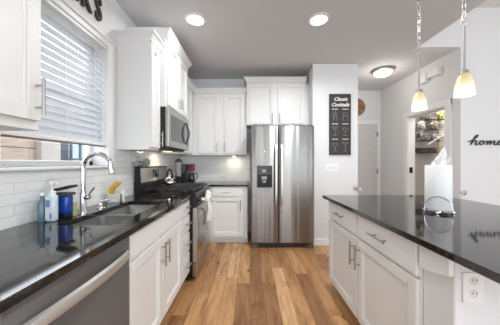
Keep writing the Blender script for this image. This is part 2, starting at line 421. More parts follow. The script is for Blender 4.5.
# near base cabinet (beside the camera)
nb = base_cab('base_cabinet', 'white base cabinet at the near end of the counter before the dishwasher', XL+.002, FX, -.5, .55, '+X')
M = FR((FX, -.5, 0), '+X'); add_door(nb, M, .01, .945, .742, .874, name='drawer', plain=True); add_door(nb, M, .01, .475, .115, .727, .44, .6, .17); add_door(nb, M, .48, .945, .115, .727, .515, .6, .17)
# corner and back base
cb_ = thing('corner_cabinet', 'white blind corner base cabinet behind the gas range', 'cabinet', (-.92, 3.5, 0))
bm = NB(); bx(bm, XL+.002, FX, 3.10, YB-.002, .0, .882, .002); obj('body', bm, CAB, cb_)
bb = base_cab('base_cabinet', 'white base cabinet with one drawer and one door beside the refrigerator', FX+.002, -.04, 3.405, YB-.002, '-Y', .085)
M = FR((FX+.002, 3.405, 0), '-Y')
add_door(bb, M, .058, .535, .735, .862, .30, .80, .13, False, 'drawer', True)
add_door(bb, M, .058, .535, .125, .715, .505, .60, .16, True)

# ---- counter tops
CT0, CT1 = .884, .914
SX0, SX1, SNY0, SNY1 = -1.045, -.735, 1.19, 1.925
bm = NB()
bx(bm, XL+.009, -.604, -.52, SNY0, CT0, CT1); bx(bm, XL+.009, -.604, SNY1, 2.332, CT0, CT1)
bx(bm, XL+.009, SX0, SNY0, SNY1, CT0, CT1); bx(bm, SX1, -.604, SNY0, SNY1, CT0, CT1)
tag(obj('countertop', bm, GRANITE, base=(-.92, .8, CT0)), 'polished black granite countertop with the sink along the window wall', 'countertop', 'black granite counters')
bm = NB(); prism(bm, [(XL+.009, 3.10), (-.604, 3.10), (-.604, 3.37), (-.036, 3.37), (-.036, YB-.009), (XL+.009, YB-.009)], 'Z', CT0, CT1)
tag(obj('countertop', bm, GRANITE, base=(-.7, 3.6, CT0)), 'black granite corner countertop under the coffee maker, left of the refrigerator', 'countertop', 'black granite counters')

# ---- sink
sk = thing('sink', 'double bowl stainless undermount sink set in the black counter', 'sink', (-.86, 1.495, .70))
def basin(x0, x1, y0, y1, zt, zb, r=.045):
    bm = NB(); rs = []
    def rr(x0, x1, y0, y1, r, z):
        out = []
        for cx, cy, a0 in ((x1-r, y1-r, 0), (x0+r, y1-r, PI/2), (x0+r, y0+r, PI), (x1-r, y0+r, 1.5*PI)):
            for k in range(7):
                a = a0+k*PI/12; out.append((cx+r*math.cos(a), cy+r*math.sin(a), z))
        return out
    t = .006
    rs = [rr(x0-.012, x1+.012, y0-.012, y1+.012, r+.012, zt), rr(x0, x1, y0, y1, r, zt), rr(x0+.004, x1-.004, y0+.004, y1-.004, r, zb+.03), rr(x0+.03, x1-.03, y0+.03, y1-.03, r, zb)]
    rings(bm, rs, close_ends=False); bm.faces.new([v for v in list(bm.verts)[-28:]]); return bm
for y0, y1 in ((SNY0+.004, 1.548), (1.572, SNY1-.004)):
    b = obj('bowl', basin(SX0+.004, SX1-.004, y0, y1, CT0-.001, .70), BASIN, sk, True)
    bm = NB(); lathe(bm, [(.001, .7005), (.04, .7005), (.043, .704), (.03, .704), (.001, .702)], ((SX0+SX1)/2, (y0+y1)/2, 0)); obj('drain', bm, CHROME, b, True)
bm = NB(); bx(bm, SX0+.004, SX1-.004, 1.546, 1.574, .872, .8835, .005, 2); obj('divider', bm, BASIN, sk)
# ---- faucet
fx, fy = -1.094, 1.455
fa = thing('faucet', 'tall chrome gooseneck faucet standing behind the sink', 'faucet', (fx, fy, CT1))
bm = NB(); lathe(bm, [(.001, CT1), (.028, CT1), (.028, CT1+.006), (.021, CT1+.014), (.019, CT1+.13), (.0165, CT1+.145), (.001, CT1+.147)], (fx, fy, 0)); obj('body', bm, CHROME, fa, True)
bm = NB(); R = .093
pts = [(fx, fy, CT1+.14), (fx, fy, 1.12), (fx, fy, 1.21)] + [(fx+R-R*math.cos(a), fy, 1.215+R*math.sin(a)) for a in [PI*k/16 for k in range(15)]]
tube(bm, pts, .0145, 14); obj('spout', bm, CHROME, fa, True)
bm = NB(); e = Vector(pts[-1]); dirn = Vector((.12, 0, -1)).normalized()
tube(bm, [e-dirn*.004, e+dirn*.01, e+dirn*.012, e+dirn*.07, e+dirn*.075], [.0145, .0145, .0175, .0195, .015], 14); obj('spray_head', bm, CHROME, fa, True)
bm = NB(); tube(bm, [(fx+.012, fy, 1.02), (fx+.04, fy, 1.025), (fx+.045, fy, 1.026)], [.016, .016, .012], 12); tube(bm, [(fx+.034, fy, 1.03), (fx+.052, fy-.002, 1.055), (fx+.078, fy-.004, 1.088)], [.006, .0055, .0065], 8); obj('lever', bm, CHROME, fa, True)
# chrome dispenser beside the faucet
sd = thing('soap_dispenser', 'small low chrome soap dispenser between the faucet and the sponge holder', 'soap dispenser', (-1.09, 1.62, CT1))
bm = NB(); lathe(bm, [(.001, CT1), (.026, CT1), (.026, CT1+.006), (.016, CT1+.016), (.014, CT1+.04), (.001, CT1+.042)], (-1.09, 1.62, 0), 20); obj('base', bm, CHROME, sd, True)
bm = NB(); tube(bm, [(-1.09, 1.62, CT1+.035), (-1.09, 1.62, CT1+.058), (-1.06, 1.63, CT1+.06), (-1.01, 1.66, CT1+.052)], [.009, .008, .006, .005], 10); obj('nozzle', bm, CHROME, sd, True)
bm = NB(); lathe(bm, [(.001, CT1), (.012, CT1), (.012, CT1+.01), (.006, CT1+.02), (.005, CT1+.066), (.008, CT1+.07), (.001, CT1+.075)], (-1.07, 1.845, 0), 12)
tag(obj('bottle_brush', bm, mat('brown_rod', (82, 70, 52), .4), base=(-1.07, 1.845, CT1), smooth=True), 'slim dark upright rod standing beside the white sponge holder', 'brush')
# sponge holder
sh = thing('sponge_holder', 'white sponge holder at the far end of the sink holding a yellow curved brush', 'sponge holder', (-1.14, 1.88, CT1))
bm = NB(); hx, hy = -1.14, 1.88
bx(bm, hx-.05, hx+.06, hy-.03, hy-.022, CT1, CT1+.07, .003); bx(bm, hx-.05, hx+.06, hy+.03, hy+.038, CT1, CT1+.11, .003)
bx(bm, hx-.05, hx-.042, hy-.022, hy+.03, CT1, CT1+.09, .003); bx(bm, hx+.052, hx+.06, hy-.022, hy+.03, CT1, CT1+.09, .003); bx(bm, hx-.045, hx+.055, hy-.025, hy+.033, CT1, CT1+.008)
obj('tray', bm, WHITEP, sh)
bm = NB(); rs = []
for k in range(13):
    s = k/12; a = PI*.98-s*1.25; cx, cz = hx+.075, CT1+.055; rr_ = .112
    px, pz = cx+rr_*math.cos(a)*1.0, cz+rr_*math.sin(a)*1.05; wd_ = .009+.008*math.sin(PI*s)
    nx, nz = math.cos(a), math.sin(a)
    rs.append([(px-nx*wd_, hy-.018, pz-nz*wd_), (px+nx*wd_, hy-.018, pz+nz*wd_), (px+nx*wd_, hy+.018, pz+nz*wd_), (px-nx*wd_, hy+.018, pz-nz*wd_)])
rings(bm, rs); b_ = obj('dish_brush', bm, mat('yellow_bristle', (222, 176, 62), .6), base=(hx, hy, CT1+.01), smooth=True)
tag(b_, 'yellow curved scrubber standing in the white sponge holder', 'scrubber')
# bottles left of the faucet
tl = thing('soap_bottle', 'slim teal soap bottle, leftmost on the sink counter', 'bottle', (-1.180, 1.262, CT1))
bm = NB(); lathe(bm, [(.001, CT1), (.018, CT1), (.020, CT1+.006), (.020, CT1+.11), (.010, CT1+.128), (.010, CT1+.15), (.001, CT1+.15)], (-1.180, 1.262, 0)); obj('body', bm, mat('teal_soap', (96, 128, 138), .12, coat=.4), tl, True)
bm = NB(); lathe(bm, [(.001, CT1+.148), (.011, CT1+.148), (.011, CT1+.165), (.001, CT1+.166)], (-1.180, 1.262, 0), 16); obj('cap', bm, WHITEP, tl, True)
cl = thing('hand_soap_bottle', 'clear pump bottle with a pale blue label and white pump', 'bottle', (-1.13, 1.268, CT1))
bm = NB(); bx(bm, -1.156, -1.104, 1.248, 1.288, CT1, CT1+.152, .012, 3); obj('body', bm, mat('clear_soap', (206, 220, 228), .08, coat=.4), cl, True)
bm = NB(); bx(bm, -1.150, -1.110, 1.2465, 1.2485, CT1+.015, CT1+.14, .0008); lb = obj('label', bm, mat('soap_label', (222, 229, 238), .5), cl)
lbm = mat('label_blue', (120, 140, 176), .5)
bm = NB(); bx(bm, -1.146, -1.122, 1.2455, 1.2467, CT1+.085, CT1+.125); obj('label_emblem', bm, lbm, lb)
bm = NB(); bx(bm, -1.124, -1.113, 1.2455, 1.2467, CT1+.02, CT1+.05); obj('label_patch', bm, lbm, lb)
bm = NB(); lathe(bm, [(.001, CT1+.15), (.017, CT1+.15), (.017, CT1+.172), (.006, CT1+.175), (.005, CT1+.21), (.014, CT1+.212), (.012, CT1+.226), (.001, CT1+.228)], (-1.13, 1.268, 0), 16); tube(bm, [(-1.13, 1.268, CT1+.22), (-1.10, 1.262, CT1+.221), (-1.085, 1.26, CT1+.214)], [.007, .006, .005], 8); obj('pump', bm, WHITEP, cl, True)
bt = thing('detergent_tub', 'blue detergent tub with an open black lid left of the faucet', 'tub', (-1.125, 1.342, CT1))
bm = NB(); bx(bm, -1.166, -1.084, 1.315, 1.370, CT1+.03, CT1+.14, .012, 3); obj('body', bm, mat('blue_tub', (20, 68, 158), .15, coat=.6), bt, True)
bm = NB(); bx(bm, -1.165, -1.085, 1.316, 1.369, CT1, CT1+.034, .01, 2); obj('base', bm, mat('navy_base', (20, 26, 40), .3), bt, True)
bm = NB(); bx(bm, -1.174, -1.076, 1.309, 1.376, CT1+.138, CT1+.156, .006, 2); obj('collar', bm, mat('grey_lid', (70, 68, 66), .35), bt, True)
bm = NB(); Ml = Matrix.Translation((-1.172, 1.342, CT1+.160)) @ Matrix.Rotation(math.radians(-14), 4, 'Y'); bx(bm, 0, .112, -.036, .036, 0, .016, .005, 2, Ml); obj('lid', bm, BLACK, bt, True)
bm = NB(); bx(bm, -1.116, -1.102, 1.385, 1.42, CT1, CT1+.085, .004, 2); tag(obj('sponge', bm, mat('green_sponge', (170, 178, 110), .9), base=(-1.109, 1.40, CT1)), 'yellow-green sponge standing between the blue tub and the faucet', 'sponge')

# ================================================================== RANGE
RY0, RY1 = 2.335, 3.097; RX = -.575
rg = thing('gas_range', 'stainless and black gas range with front knobs and a tall back panel', 'range', (-.88, 2.716, 0))
bm = NB(); bx(bm, XL+.03, RX-.03, RY0, RY1, .03, .905, .003); bx(bm, XL+.05, RX-.08, RY0+.03, RY1-.03, 0, .03); obj('body', bm, BLACK, rg)
bm = NB(); bx(bm, RX-.03, RX+.012, RY0+.004, RY1-.004, .195, .775, .006, 2); dr = obj('oven_door', bm, STEEL2, rg)
bm = NB(); bx(bm, RX+.010, RX+.0145, RY0+.10, RY1-.10, .30, .64, .002); obj('oven_window', bm, BLACKGL, dr)
bm = NB(); tube(bm, [(RX+.055, RY0+.05, .725), (RX+.055, RY1-.05, .725)], .012, 12)
for y in (RY0+.08, RY1-.08): tube(bm, [(RX+.01, y, .725), (RX+.055, y, .725)], .009, 10)
obj('handle', bm, STEEL2, dr, True)
bm = NB(); bx(bm, RX-.03, RX+.010, RY0+.004, RY1-.004, .045, .185, .006, 2); obj('drawer', bm, STEEL2, rg)
bm = NB(); prism(bm, [(RX-.03, .785), (RX+.012, .785), (RX+.014, .80), (RX-.005, .905), (RX-.03, .905)], 'Y', RY0+.002, RY1-.002); cp = obj('control_panel', bm, mat('dark_control', (26, 26, 27), .35, 0), rg)
for k in range(5):
    y = RY0+.09+k*(RY1-RY0-.18)/4
    bm = NB(); lathe(bm, [(.001, 0), (.027, 0), (.027, .008), (.021, .010), (.019, .038), (.001, .040)], (RX+.004, y, .845), 16, 'X'); obj('knob', bm, BLACK, rg, True)
bm = NB(); bx(bm, XL+.105, RX+.002, RY0, RY1, .903, .926, .006, 2); obj('cooktop', bm, mat('cooktop_enamel', (20, 20, 21), .18), rg)
for (bx_, by_) in ((-.74, 2.49), (-.74, 2.94), (-1.0, 2.49), (-1.0, 2.94), (-.87, 2.716)):
    bm = NB(); lathe(bm, [(.001, .926), (.05, .926), (.046, .936), (.034, .938), (.032, .946), (.001, .947)], (bx_, by_, 0), 20); obj('burner', bm, IRON, rg, True)
for k in range(3):
    y0 = RY0+.02+k*.2425; y1 = y0+.236; bm = NB(); x0, x1 = -1.12, -.60; r = .0065
    for (a, b) in (((x0, y0), (x1, y0)), ((x0, y1), (x1, y1)), ((x0, y0), (x0, y1)), ((x1, y0), (x1, y1)), ((x0, (y0+y1)/2), (x1, (y0+y1)/2)), ((-.85, y0), (-.85, y1)), ((-.73, y0), (-.73, y1)), ((-.98, y0), (-.98, y1))):
        bx(bm, min(a[0], b[0])-r, max(a[0], b[0])+r, min(a[1], b[1])-r, max(a[1], b[1])+r, .95, .965, .003)
    for x in (x0, x1):
        for y in (y0, y1): bx(bm, x-r, x+r, y-r, y+r, .925, .952)
    obj('grate', bm, IRON, rg)
bm = NB(); prism(bm, [(XL+.03, .905), (-1.145, .905), (-1.149, 1.03), (-1.159, 1.195), (-1.177, 1.205), (XL+.03, 1.205)], 'Y', RY0, RY1); bgd = obj('back_panel', bm, BLACK, rg)
bm = NB(); prism(bm, [(-1.1495, 1.035), (-1.1455, 1.035), (-1.155, 1.188), (-1.159, 1.188)], 'Y', RY0+.012, RY1-.012); obj('steel_face', bm, STEEL2, bgd)
bm = NB(); prism(bm, [(-1.149, 1.075), (-1.142, 1.075), (-1.149, 1.165), (-1.156, 1.165)], 'Y', 2.63, 2.80); obj('clock_display', bm, BLACKGL, bgd)
bm = NB()
for dy in (2.67, 2.695, 2.725, 2.75): bx(bm, -1.1465, -1.145, dy, dy+.014, 1.125, 1.145, 0)
obj('display_digits', bm, mat('digits', (70, 84, 84), .4, emit=(120, 190, 190), es=.05), bgd)
# kettle
kx, ky, kz = -1.04, 2.88, .966
kt = thing('kettle', 'polished steel tea kettle with a black loop handle on the range', 'kettle', (kx, ky, kz))
bm = NB(); lathe(bm, [(.001, kz), (.062, kz), (.070, kz+.008), (.072, kz+.025), (.065, kz+.06), (.045, kz+.088), (.03, kz+.095), (.026, kz+.105), (.010, kz+.108), (.010, kz+.118), (.001, kz+.121)], (kx, ky, 0), 28); obj('body', bm, CHROME, kt, True)
bm = NB(); tube(bm, [(kx+.052, ky-.016, kz+.045), (kx+.074, ky-.024, kz+.07), (kx+.086, ky-.028, kz+.086)], [.015, .011, .008], 12); obj('spout', bm, CHROME, kt, True)
bm = NB(); tube(bm, [(kx+.036*math.cos(a), ky-.006*math.cos(a), kz+.085+.115*math.sin(a)) for a in [PI*k/14 for k in range(15)]], .011, 10); obj('handle', bm, BLACK, kt, True)
# things on the back panel of the range
jr = thing('glass_jar', 'clear glass jar lying on its side on top of the range back panel', 'jar', (-1.192, 2.40, 1.205))
bm = NB(); lathe(bm, [(.001, 2.34), (.026, 2.34), (.03, 2.35), (.03, 2.45), (.02, 2.465), (.001, 2.465)], (-1.192, 0, 1.2365), 20, 'Y'); obj('body', bm, mat('pale_glass', (190, 200, 206), .08, trans=.6), jr, True)
bm = NB(); lathe(bm, [(.001, 2.32), (.024, 2.32), (.024, 2.342), (.001, 2.342)], (-1.192, 0, 1.2365), 16, 'Y'); obj('lid', bm, NICKEL, jr, True)
bm = NB(); lathe(bm, [(.001, 0), (.042, 0), (.048, .004), (.048, .008), (.001, .006)], (-1.192, 2.56, 1.2535), 24, '-Y'); tag(obj('round_lid', bm, mat('clear_lid', (200, 205, 205), .1, trans=.5), base=(-1.192, 2.56, 1.205), smooth=True), 'small round clear lid standing on edge on the range back panel', 'lid')
# towels
def towel(name, label, yc, wdt, zt, zb, m, x, amp, seed, knot=False):
    rnd = random.Random(seed); bm = NB(); nu, nv = 16, 16; rows = []
    ph = rnd.random()*6
    def P(u, v, off):
        wv = math.sin(u*9+ph+v*1.3)*amp+math.sin(u*17+ph*2)*amp*.45
        taper = .55+.45*min(1, v*1.6) if knot else 1
        return (x+off+wv*(.3+v*.7)+ .012*math.sin(v*PI), yc+(u-.5)*wdt*taper*(1+.06*math.sin(v*7+ph)), zt+(zb-zt)*v+.012*math.sin(u*6+ph)*v)
    rs = []
    for i in range(nv+1):
        v = i/nv
        rs.append([P(j/nu, v, .007) for j in range(nu+1)]+[P(j/nu, v, -.004) for j in range(nu, -1, -1)])
    rings(bm, rs)
    for j in range(0):
        pass
    tp = [P(j/nu, 0, 0) for j in range(nu+1)]
    # fold over the bar
    rs = []
    for k in range(9):
        a = PI*k/8
        rs.append([(RX+.055+(x-RX-.055)*math.cos(a)*.95, p[1], p[2]+.018*math.sin(a)-.001) for p in tp]+[(RX+.055+(x-RX-.055+.006)*math.cos(a)*.95, p[1], p[2]+.024*math.sin(a)) for p in reversed(tp)])
    rings(bm, rs)
    if knot:
        bmesh.ops.create_icosphere(bm, subdivisions=3, radius=1, matrix=Matrix.Translation((x-.004, yc, zt+.05)) @ Matrix.Diagonal((.03, .07, .06, 1)))
        for v in bm.verts:
            if v.co.z > zt+.005:
                d = Vector((math.sin(v.co.y*70+ph), math.sin(v.co.z*80), math.sin(v.co.y*50+v.co.z*60)))*.009; v.co += d
    o = obj(name, bm, m, base=(x, yc, zb), smooth=True); return tag(o, label, 'towel', 'towels on the oven handle')
cloth = mat('white_terry', (236, 234, 230), .95); _n = noise(cloth, coords(cloth), 500, 2); bump(cloth, _n.outputs['Fac'], .6, .003)
dcloth = mat('grey_terry', (112, 108, 106), .95); _n = noise(dcloth, coords(dcloth), 90, 2); bump(dcloth, _n.outputs['Fac'], .5, .003)
towel('kitchen_towel', 'fluffy white towel bunched over the oven handle', 2.545, .24, .82, .60, cloth, RX+.100, .016, 3, True)
towel('kitchen_towel', 'dark grey towel hanging on the oven handle behind the white one', 2.365, .06, .742, .60, dcloth, RX+.082, .006, 5)

# ================================================================== MICROWAVE
MX = -.835
mw = thing('microwave', 'stainless over-the-range microwave with a curved handle', 'microwave', (-1.03, 2.65, 1.41))
MY0, MY1, MZ0, MZ1 = 2.278, 3.036, 1.41, 1.822
bm = NB(); bx(bm, XL+.01, MX-.035, MY0, MY1, MZ0, MZ1-.002, .003); obj('body', bm, BLACK, mw)
bm = NB(); bx(bm, MX-.035, MX, MY0+.002, MY1-.002, MZ0+.004, MZ1-.004, .006, 2); fr = obj('front_panel', bm, STEEL2, mw)
bm = NB(); bx(bm, MX-.002, MX+.003, MY0+.075, MY1-.20, MZ0+.075, MZ1-.06, .002); obj('window', bm, mat('microwave_window', (66, 66, 67), .12, coat=.3), fr)
bm = NB(); bx(bm, MX-.002, MX+.002, MY1-.13, MY1-.02, MZ0+.06, MZ1-.05, .002); obj('keypad', bm, mat('keypad_grey', (120, 120, 120), .3, .4), fr)
bm = NB(); tube(bm, [(MX+.002+.045*math.sin(PI*k/14), MY1-.165, MZ0+.075+(MZ1-MZ0-.14)*k/14) for k in range(15)], .011, 10); obj('handle', bm, mat('handle_dark', (74, 74, 75), .25, .9), fr, True)
bm = NB(); bx(bm, XL+.08, MX-.05, MY0+.06, MY1-.06, MZ0-.018, MZ0+.001, .004); uv = obj('underside_vent', bm, mat('vent_grey', (60, 60, 60), .5), mw)
bm = NB(); bx(bm, -1.10, -1.02, 2.80, 2.92, MZ0-.021, MZ0-.017); obj('cooktop_light', bm, mat('warm_lens', (255, 236, 200), .4, emit=(255, 226, 176), es=3), uv)
lamp('microwave_light', 'AREA', (-1.06, 2.86, MZ0-.025), PUCK_W*1.6, (1, .86, .66), .08, (0, 0, 0), mw)

# ================================================================== UPPER CABINETS
def crown(root, x0, x1, y0, y1, zt, ex, hgt=.08, out=.045):   # ex: which sides stand free: 'x' (+X), 'y' (-Y), 'l' (-X), 'f' (+Y)
    bm = NB(); prof = [(0, .004), (.008, .008), (.02, .012), (.045, .028), (.06, .038), (.064, .045), (hgt, .045)]
    rects = []
    for dz, d in prof:
        d = d/.045*out
        rects.append((zt-hgt+dz, x0-(d if 'l' in ex else 0), x1+(d if 'x' in ex else 0), y0-(d if 'y' in ex else 0), y1+(d if 'f' in ex else 0)))
    stack(bm, rects); return obj('crown_molding', bm, CAB, root)
UX = -.935
def upper(name, label, x0, x1, y0, y1, z0, z1):
    t = thing(name, label, 'cabinet', ((x0+x1)/2, (y0+y1)/2, z0)); bm = NB(); bx(bm, x0, x1, y0, y1, z0, z1-.078, .002); obj('body', bm, CAB, t); return t
u = upper('wall_cabinet', 'white wall cabinet at the left edge, beside the near end of the window', XL+.002, UX, .02, .985, 1.39, 2.46)
M = FR((UX, .02, 0), '+X'); add_door(u, M, .012, .478, 1.43, 2.37, .44, 1.6, .16); add_door(u, M, .486, .955, 1.43, 2.37, .93, 1.532, .158)
crown(u, XL+.002, UX+.018, .02, .985, 2.46, 'xyf')
u = upper('wall_cabinet', 'narrow white wall cabinet between the window and the microwave', XL+.002, UX, 2.062, 2.274, 1.37, 2.46)
M = FR((UX, 2.062, 0), '+X'); add_door(u, M, .008, .205, 1.392, 2.37, .178, 1.485, .15)
crown(u, XL+.002, UX+.018, 2.062, 2.274, 2.46, 'xy')
u = upper('wall_cabinet', 'tall-topped white two door cabinet directly above the microwave', XL+.002, -.865, 2.277, 3.037, 1.825, 2.61)
M = FR((-.865, 2.277, 0), '+X'); add_door(u, M, .03, .374, 1.845, 2.52, .345, 1.94, .11); add_door(u, M, .386, .73, 1.845, 2.52, .415, 1.94, .11)
crown(u, XL+.002, -.865+.016, 2.277, 3.037, 2.61, 'xyf')
u = upper('wall_cabinet', 'white corner wall cabinet right of the microwave', XL+.002, UX, 3.04, 3.628, 1.37, 2.46)
M = FR((UX, 3.04, 0), '+X'); add_door(u, M, .015, .50, 1.392, 2.37)
crown(u, XL+.002, UX+.018, 3.04, 3.65, 2.46, 'x')
u = upper('wall_cabinet', 'white two door wall cabinet on the back wall left of the refrigerator', XL+.002, -.056, 3.65, YB-.002, 1.37, 2.46)
M = FR((-.918, 3.65, 0), '-Y'); add_door(u, M, .075, .40, 1.40, 2.36, .385, 1.50, .15); add_door(u, M, .497, .822, 1.40, 2.36, .512, 1.50, .15)
crown(u, UX+.02, -.056, 3.632, YB-.002, 2.46, 'y')
u = upper('wall_cabinet', 'white two door cabinet over the refrigerator', -.053, .90, 3.58, YB-.002, 1.85, 2.61)
M = FR((-.053, 3.58, 0), '-Y'); add_door(u, M, .045, .437, 1.87, 2.51, .41, 1.96, .15); add_door(u, M, .50, .925, 1.87, 2.51, .527, 1.96, .15)
crown(u, -.053, .90, 3.562, YB-.002, 2.61, 'ly')
bm = NB(); bx(bm, .901, .946, 3.60, YB-.002, 1.85, 2.52); struct('trim_3', bm, CAB)
# puck light under the back wall cabinet
pk = thing('puck_light', 'small round puck light under the back wall cabinet', 'light', (-.28, 3.82, 1.37))
bm = NB(); lathe(bm, [(.001, 1.357), (.034, 1.357), (.036, 1.37), (.001, 1.37)], (-.28, 3.82, 0), 20); obj('housing', bm, WHITEP, pk, True)
bm = NB(); lathe(bm, [(.001, 1.354), (.026, 1.354), (.027, 1.358), (.001, 1.358)], (-.28, 3.82, 0), 20); obj('lens', bm, mat('puck_lens', (255, 240, 210), .4, emit=(255, 232, 190), es=8), pk, True)
lamp('puck_glow', 'AREA', (-.28, 3.82, 1.352), PUCK_W, (1, .88, .7), .05, (0, 0, 0), pk)

# ================================================================== BACK COUNTER THINGS
bl = thing('blender', 'countertop blender with a glass jar in the corner behind the range', 'blender', (-1.08, 3.36, CT1))
bm = NB(); stack(bm, [(CT1, -1.14, -1.02, 3.30, 3.42), (CT1+.03, -1.14, -1.02, 3.30, 3.42), (CT1+.12, -1.122, -1.038, 3.315, 3.405), (CT1+.13, -1.122, -1.038, 3.315, 3.405)]); obj('motor_base', bm, BLACK, bl)
bm = NB(); lathe(bm, [(.001, CT1+.13), (.045, CT1+.13), (.045, CT1+.15), (.054, CT1+.345), (.001, CT1+.345)], (-1.08, 3.36, 0), 20); obj('jar', bm, mat('jar_glass', (176, 178, 178), .08, trans=.55), bl, True)
bm = NB(); lathe(bm, [(.001, CT1+.343), (.055, CT1+.343), (.055, CT1+.365), (.03, CT1+.37), (.028, CT1+.39), (.001, CT1+.39)], (-1.08, 3.36, 0), 20); obj('lid', bm, BLACK, bl, True)
bm = NB(); tube(bm, [(-1.03, 3.35, CT1+.32), (-.995, 3.35, CT1+.30), (-1.0, 3.35, CT1+.2), (-1.04, 3.35, CT1+.17)], .008, 8); obj('handle', bm, mat('blender_grey', (120, 120, 120), .3), bl, True)
cm = thing('coffee_maker', 'black and red drip coffee maker with a glass carafe on the corner counter', 'coffee maker', (-0.965, 3.50, CT1))
bm = NB(); bx(bm, -1.065, -0.865, 3.42, 3.58, CT1, CT1+.03, .008, 2); bx(bm, -1.065, -0.980, 3.42, 3.58, CT1+.03, CT1+.31, .008, 2); bx(bm, -0.981, -0.940, 3.42, 3.58, CT1+.225, CT1+.31, .006, 2); obj('housing', bm, BLACK, cm)
bm = NB(); bx(bm, -0.941, -0.880, 3.425, 3.575, CT1+.20, CT1+.315, .012, 2); obj('brew_head', bm, mat('red_plastic', (96, 24, 34), .4), cm)
bm = NB(); lathe(bm, [(.001, CT1+.032), (.048, CT1+.032), (.056, CT1+.06), (.05, CT1+.13), (.034, CT1+.17), (.036, CT1+.185), (.001, CT1+.185)], (-0.920, 3.5, 0), 20); ca = obj('carafe', bm, mat('dark_carafe', (40, 34, 32), .06, coat=.6), cm, True)
bm = NB(); tube(bm, [(-0.880, 3.49, CT1+.165), (-0.835, 3.48, CT1+.165), (-0.820, 3.48, CT1+.13), (-0.835, 3.48, CT1+.08), (-0.870, 3.49, CT1+.065)], .008, 8); obj('carafe_handle', bm, BLACK, ca, True)
ol = thing('wall_outlet', 'white horizontal outlet on the tiled back wall left of the refrigerator', 'outlet', (-.49, YB-.008, 1.0))
bm = NB(); bx(bm, -.55, -.43, YB-.014, YB-.008, .955, 1.03, .002); pl = obj('plate', bm, WHITEP, ol)
for x in (-.52, -.46):
    bm = NB(); bx(bm, x-.017, x+.017, YB-.017, YB-.013, .975, 1.01, .003); sx = obj('socket', bm, mat('socket_grey', (205, 205, 203), .4), ol)
    bm = NB(); bx(bm, x-.008, x-.005, YB-.0175, YB-.0165, .983, .992); bx(bm, x+.005, x+.008, YB-.0175, YB-.0165, .983, .992); obj('slots', bm, BLACK, sx)

# ================================================================== REFRIGERATOR
fg = thing('refrigerator', 'stainless side-by-side refrigerator with a black ice and water dispenser', 'refrigerator', (.478, 3.5, 0))
FY = 3.235; fx0, fxm, fx1 = .019, .4185, .937
bm = NB(); bx(bm, fx0+.004, fx1-.004, FY+.075, YB-.05, .05, 1.785, .004); obj('body', bm, mat('fridge_side', (84, 84, 85), .5), fg)
bm = NB(); bx(bm, fx0, fxm-.004, FY, FY+.07, .075, 1.79, .012, 3); fd = obj('freezer_door', bm, STEEL, fg, True)
bm = NB(); bx(bm, fxm+.004, fx1, FY, FY+.07, .075, 1.79, .012, 3); rd = obj('fridge_door', bm, STEEL, fg, True)
bm = NB(); bx(bm, fx0+.01, fx1-.01, FY+.02, FY+.10, .018, .075, .004); gr_ = obj('base_grille', bm, mat('grille_grey', (90, 89, 88), .4, .5), fg)
bm = NB()
for k in range(3): bx(bm, fx0+.08, fx1-.08, FY+.017, FY+.021, .028+k*.015, .034+k*.015)
obj('grille_slots', bm, BLACK, gr_)
for x in (fx0+.05, fx1-.05):
    bm = NB(); bx(bm, x-.045, x+.045, FY+.005, FY+.09, 0, .05, .006, 2); obj('foot', bm, mat('foot_grey', (100, 99, 98), .4, .5), fg)
for x, p in ((fxm-.042, fd), (fxm+.042, rd)):
    bm = NB(); rs = []
    for k in range(21):
        s = k/20; z = .63+s*.88; b = min(1, math.sin(PI*s)*3.0)**.7; y = FY-.004-.045*b
        rs.append([(x-.016, y+.008, z), (x-.011, y-.008, z), (x+.011, y-.008, z), (x+.016, y+.008, z)])
    rings(bm, rs); obj('handle', bm, mat('fridge_handle', (222, 221, 218), .4, .9), p, True)
bm = NB(); bx(bm, .100, .325, FY-.004, FY+.002, .885, 1.205, .003); dp = obj('dispenser_panel', bm, mat('dispenser_black', (24, 24, 26), .2), fg)
bm = NB()
bx(bm, .118, .307, FY-.0055, FY-.003, .905, 1.07, .001); obj('dispenser_recess', bm, mat('recess_black', (10, 10, 11), .5), dp)
bm = NB(); pg = mat('paddle_grey', (150, 150, 152), .3); bx(bm, .175, .235, FY-.008, FY-.003, 1.105, 1.15, .002); obj('control_display', bm, pg, dp)
bm = NB(); bx(bm, .165, .245, FY-.018, FY-.005, 1.0, 1.05, .006, 2); obj('ice_paddle', bm, pg, dp)
bm = NB(); bx(bm, .18, .23, FY-.024, FY-.005, .955, .99, .004); obj('water_paddle', bm, pg, dp)
bm = NB(); bx(bm, .125, .30, FY-.03, FY-.004, .893, .905, .003); obj('drip_tray', bm, BLACK, dp)
bm = NB(); lathe(bm, [(.001, 0), (.012, 0), (.012, .002), (.001, .003)], (.213, FY-.0005, 1.41), 16, '-Y'); obj('badge', bm, WHITEP, fd)
hg = mat('hinge_grey', (70, 70, 71), .5)
for x in (fx0+.055, fx1-.055): bm = NB(); bx(bm, x-.035, x+.035, FY+.03, FY+.12, 1.786, 1.802, .004); obj('hinge_cover', bm, hg, fg)

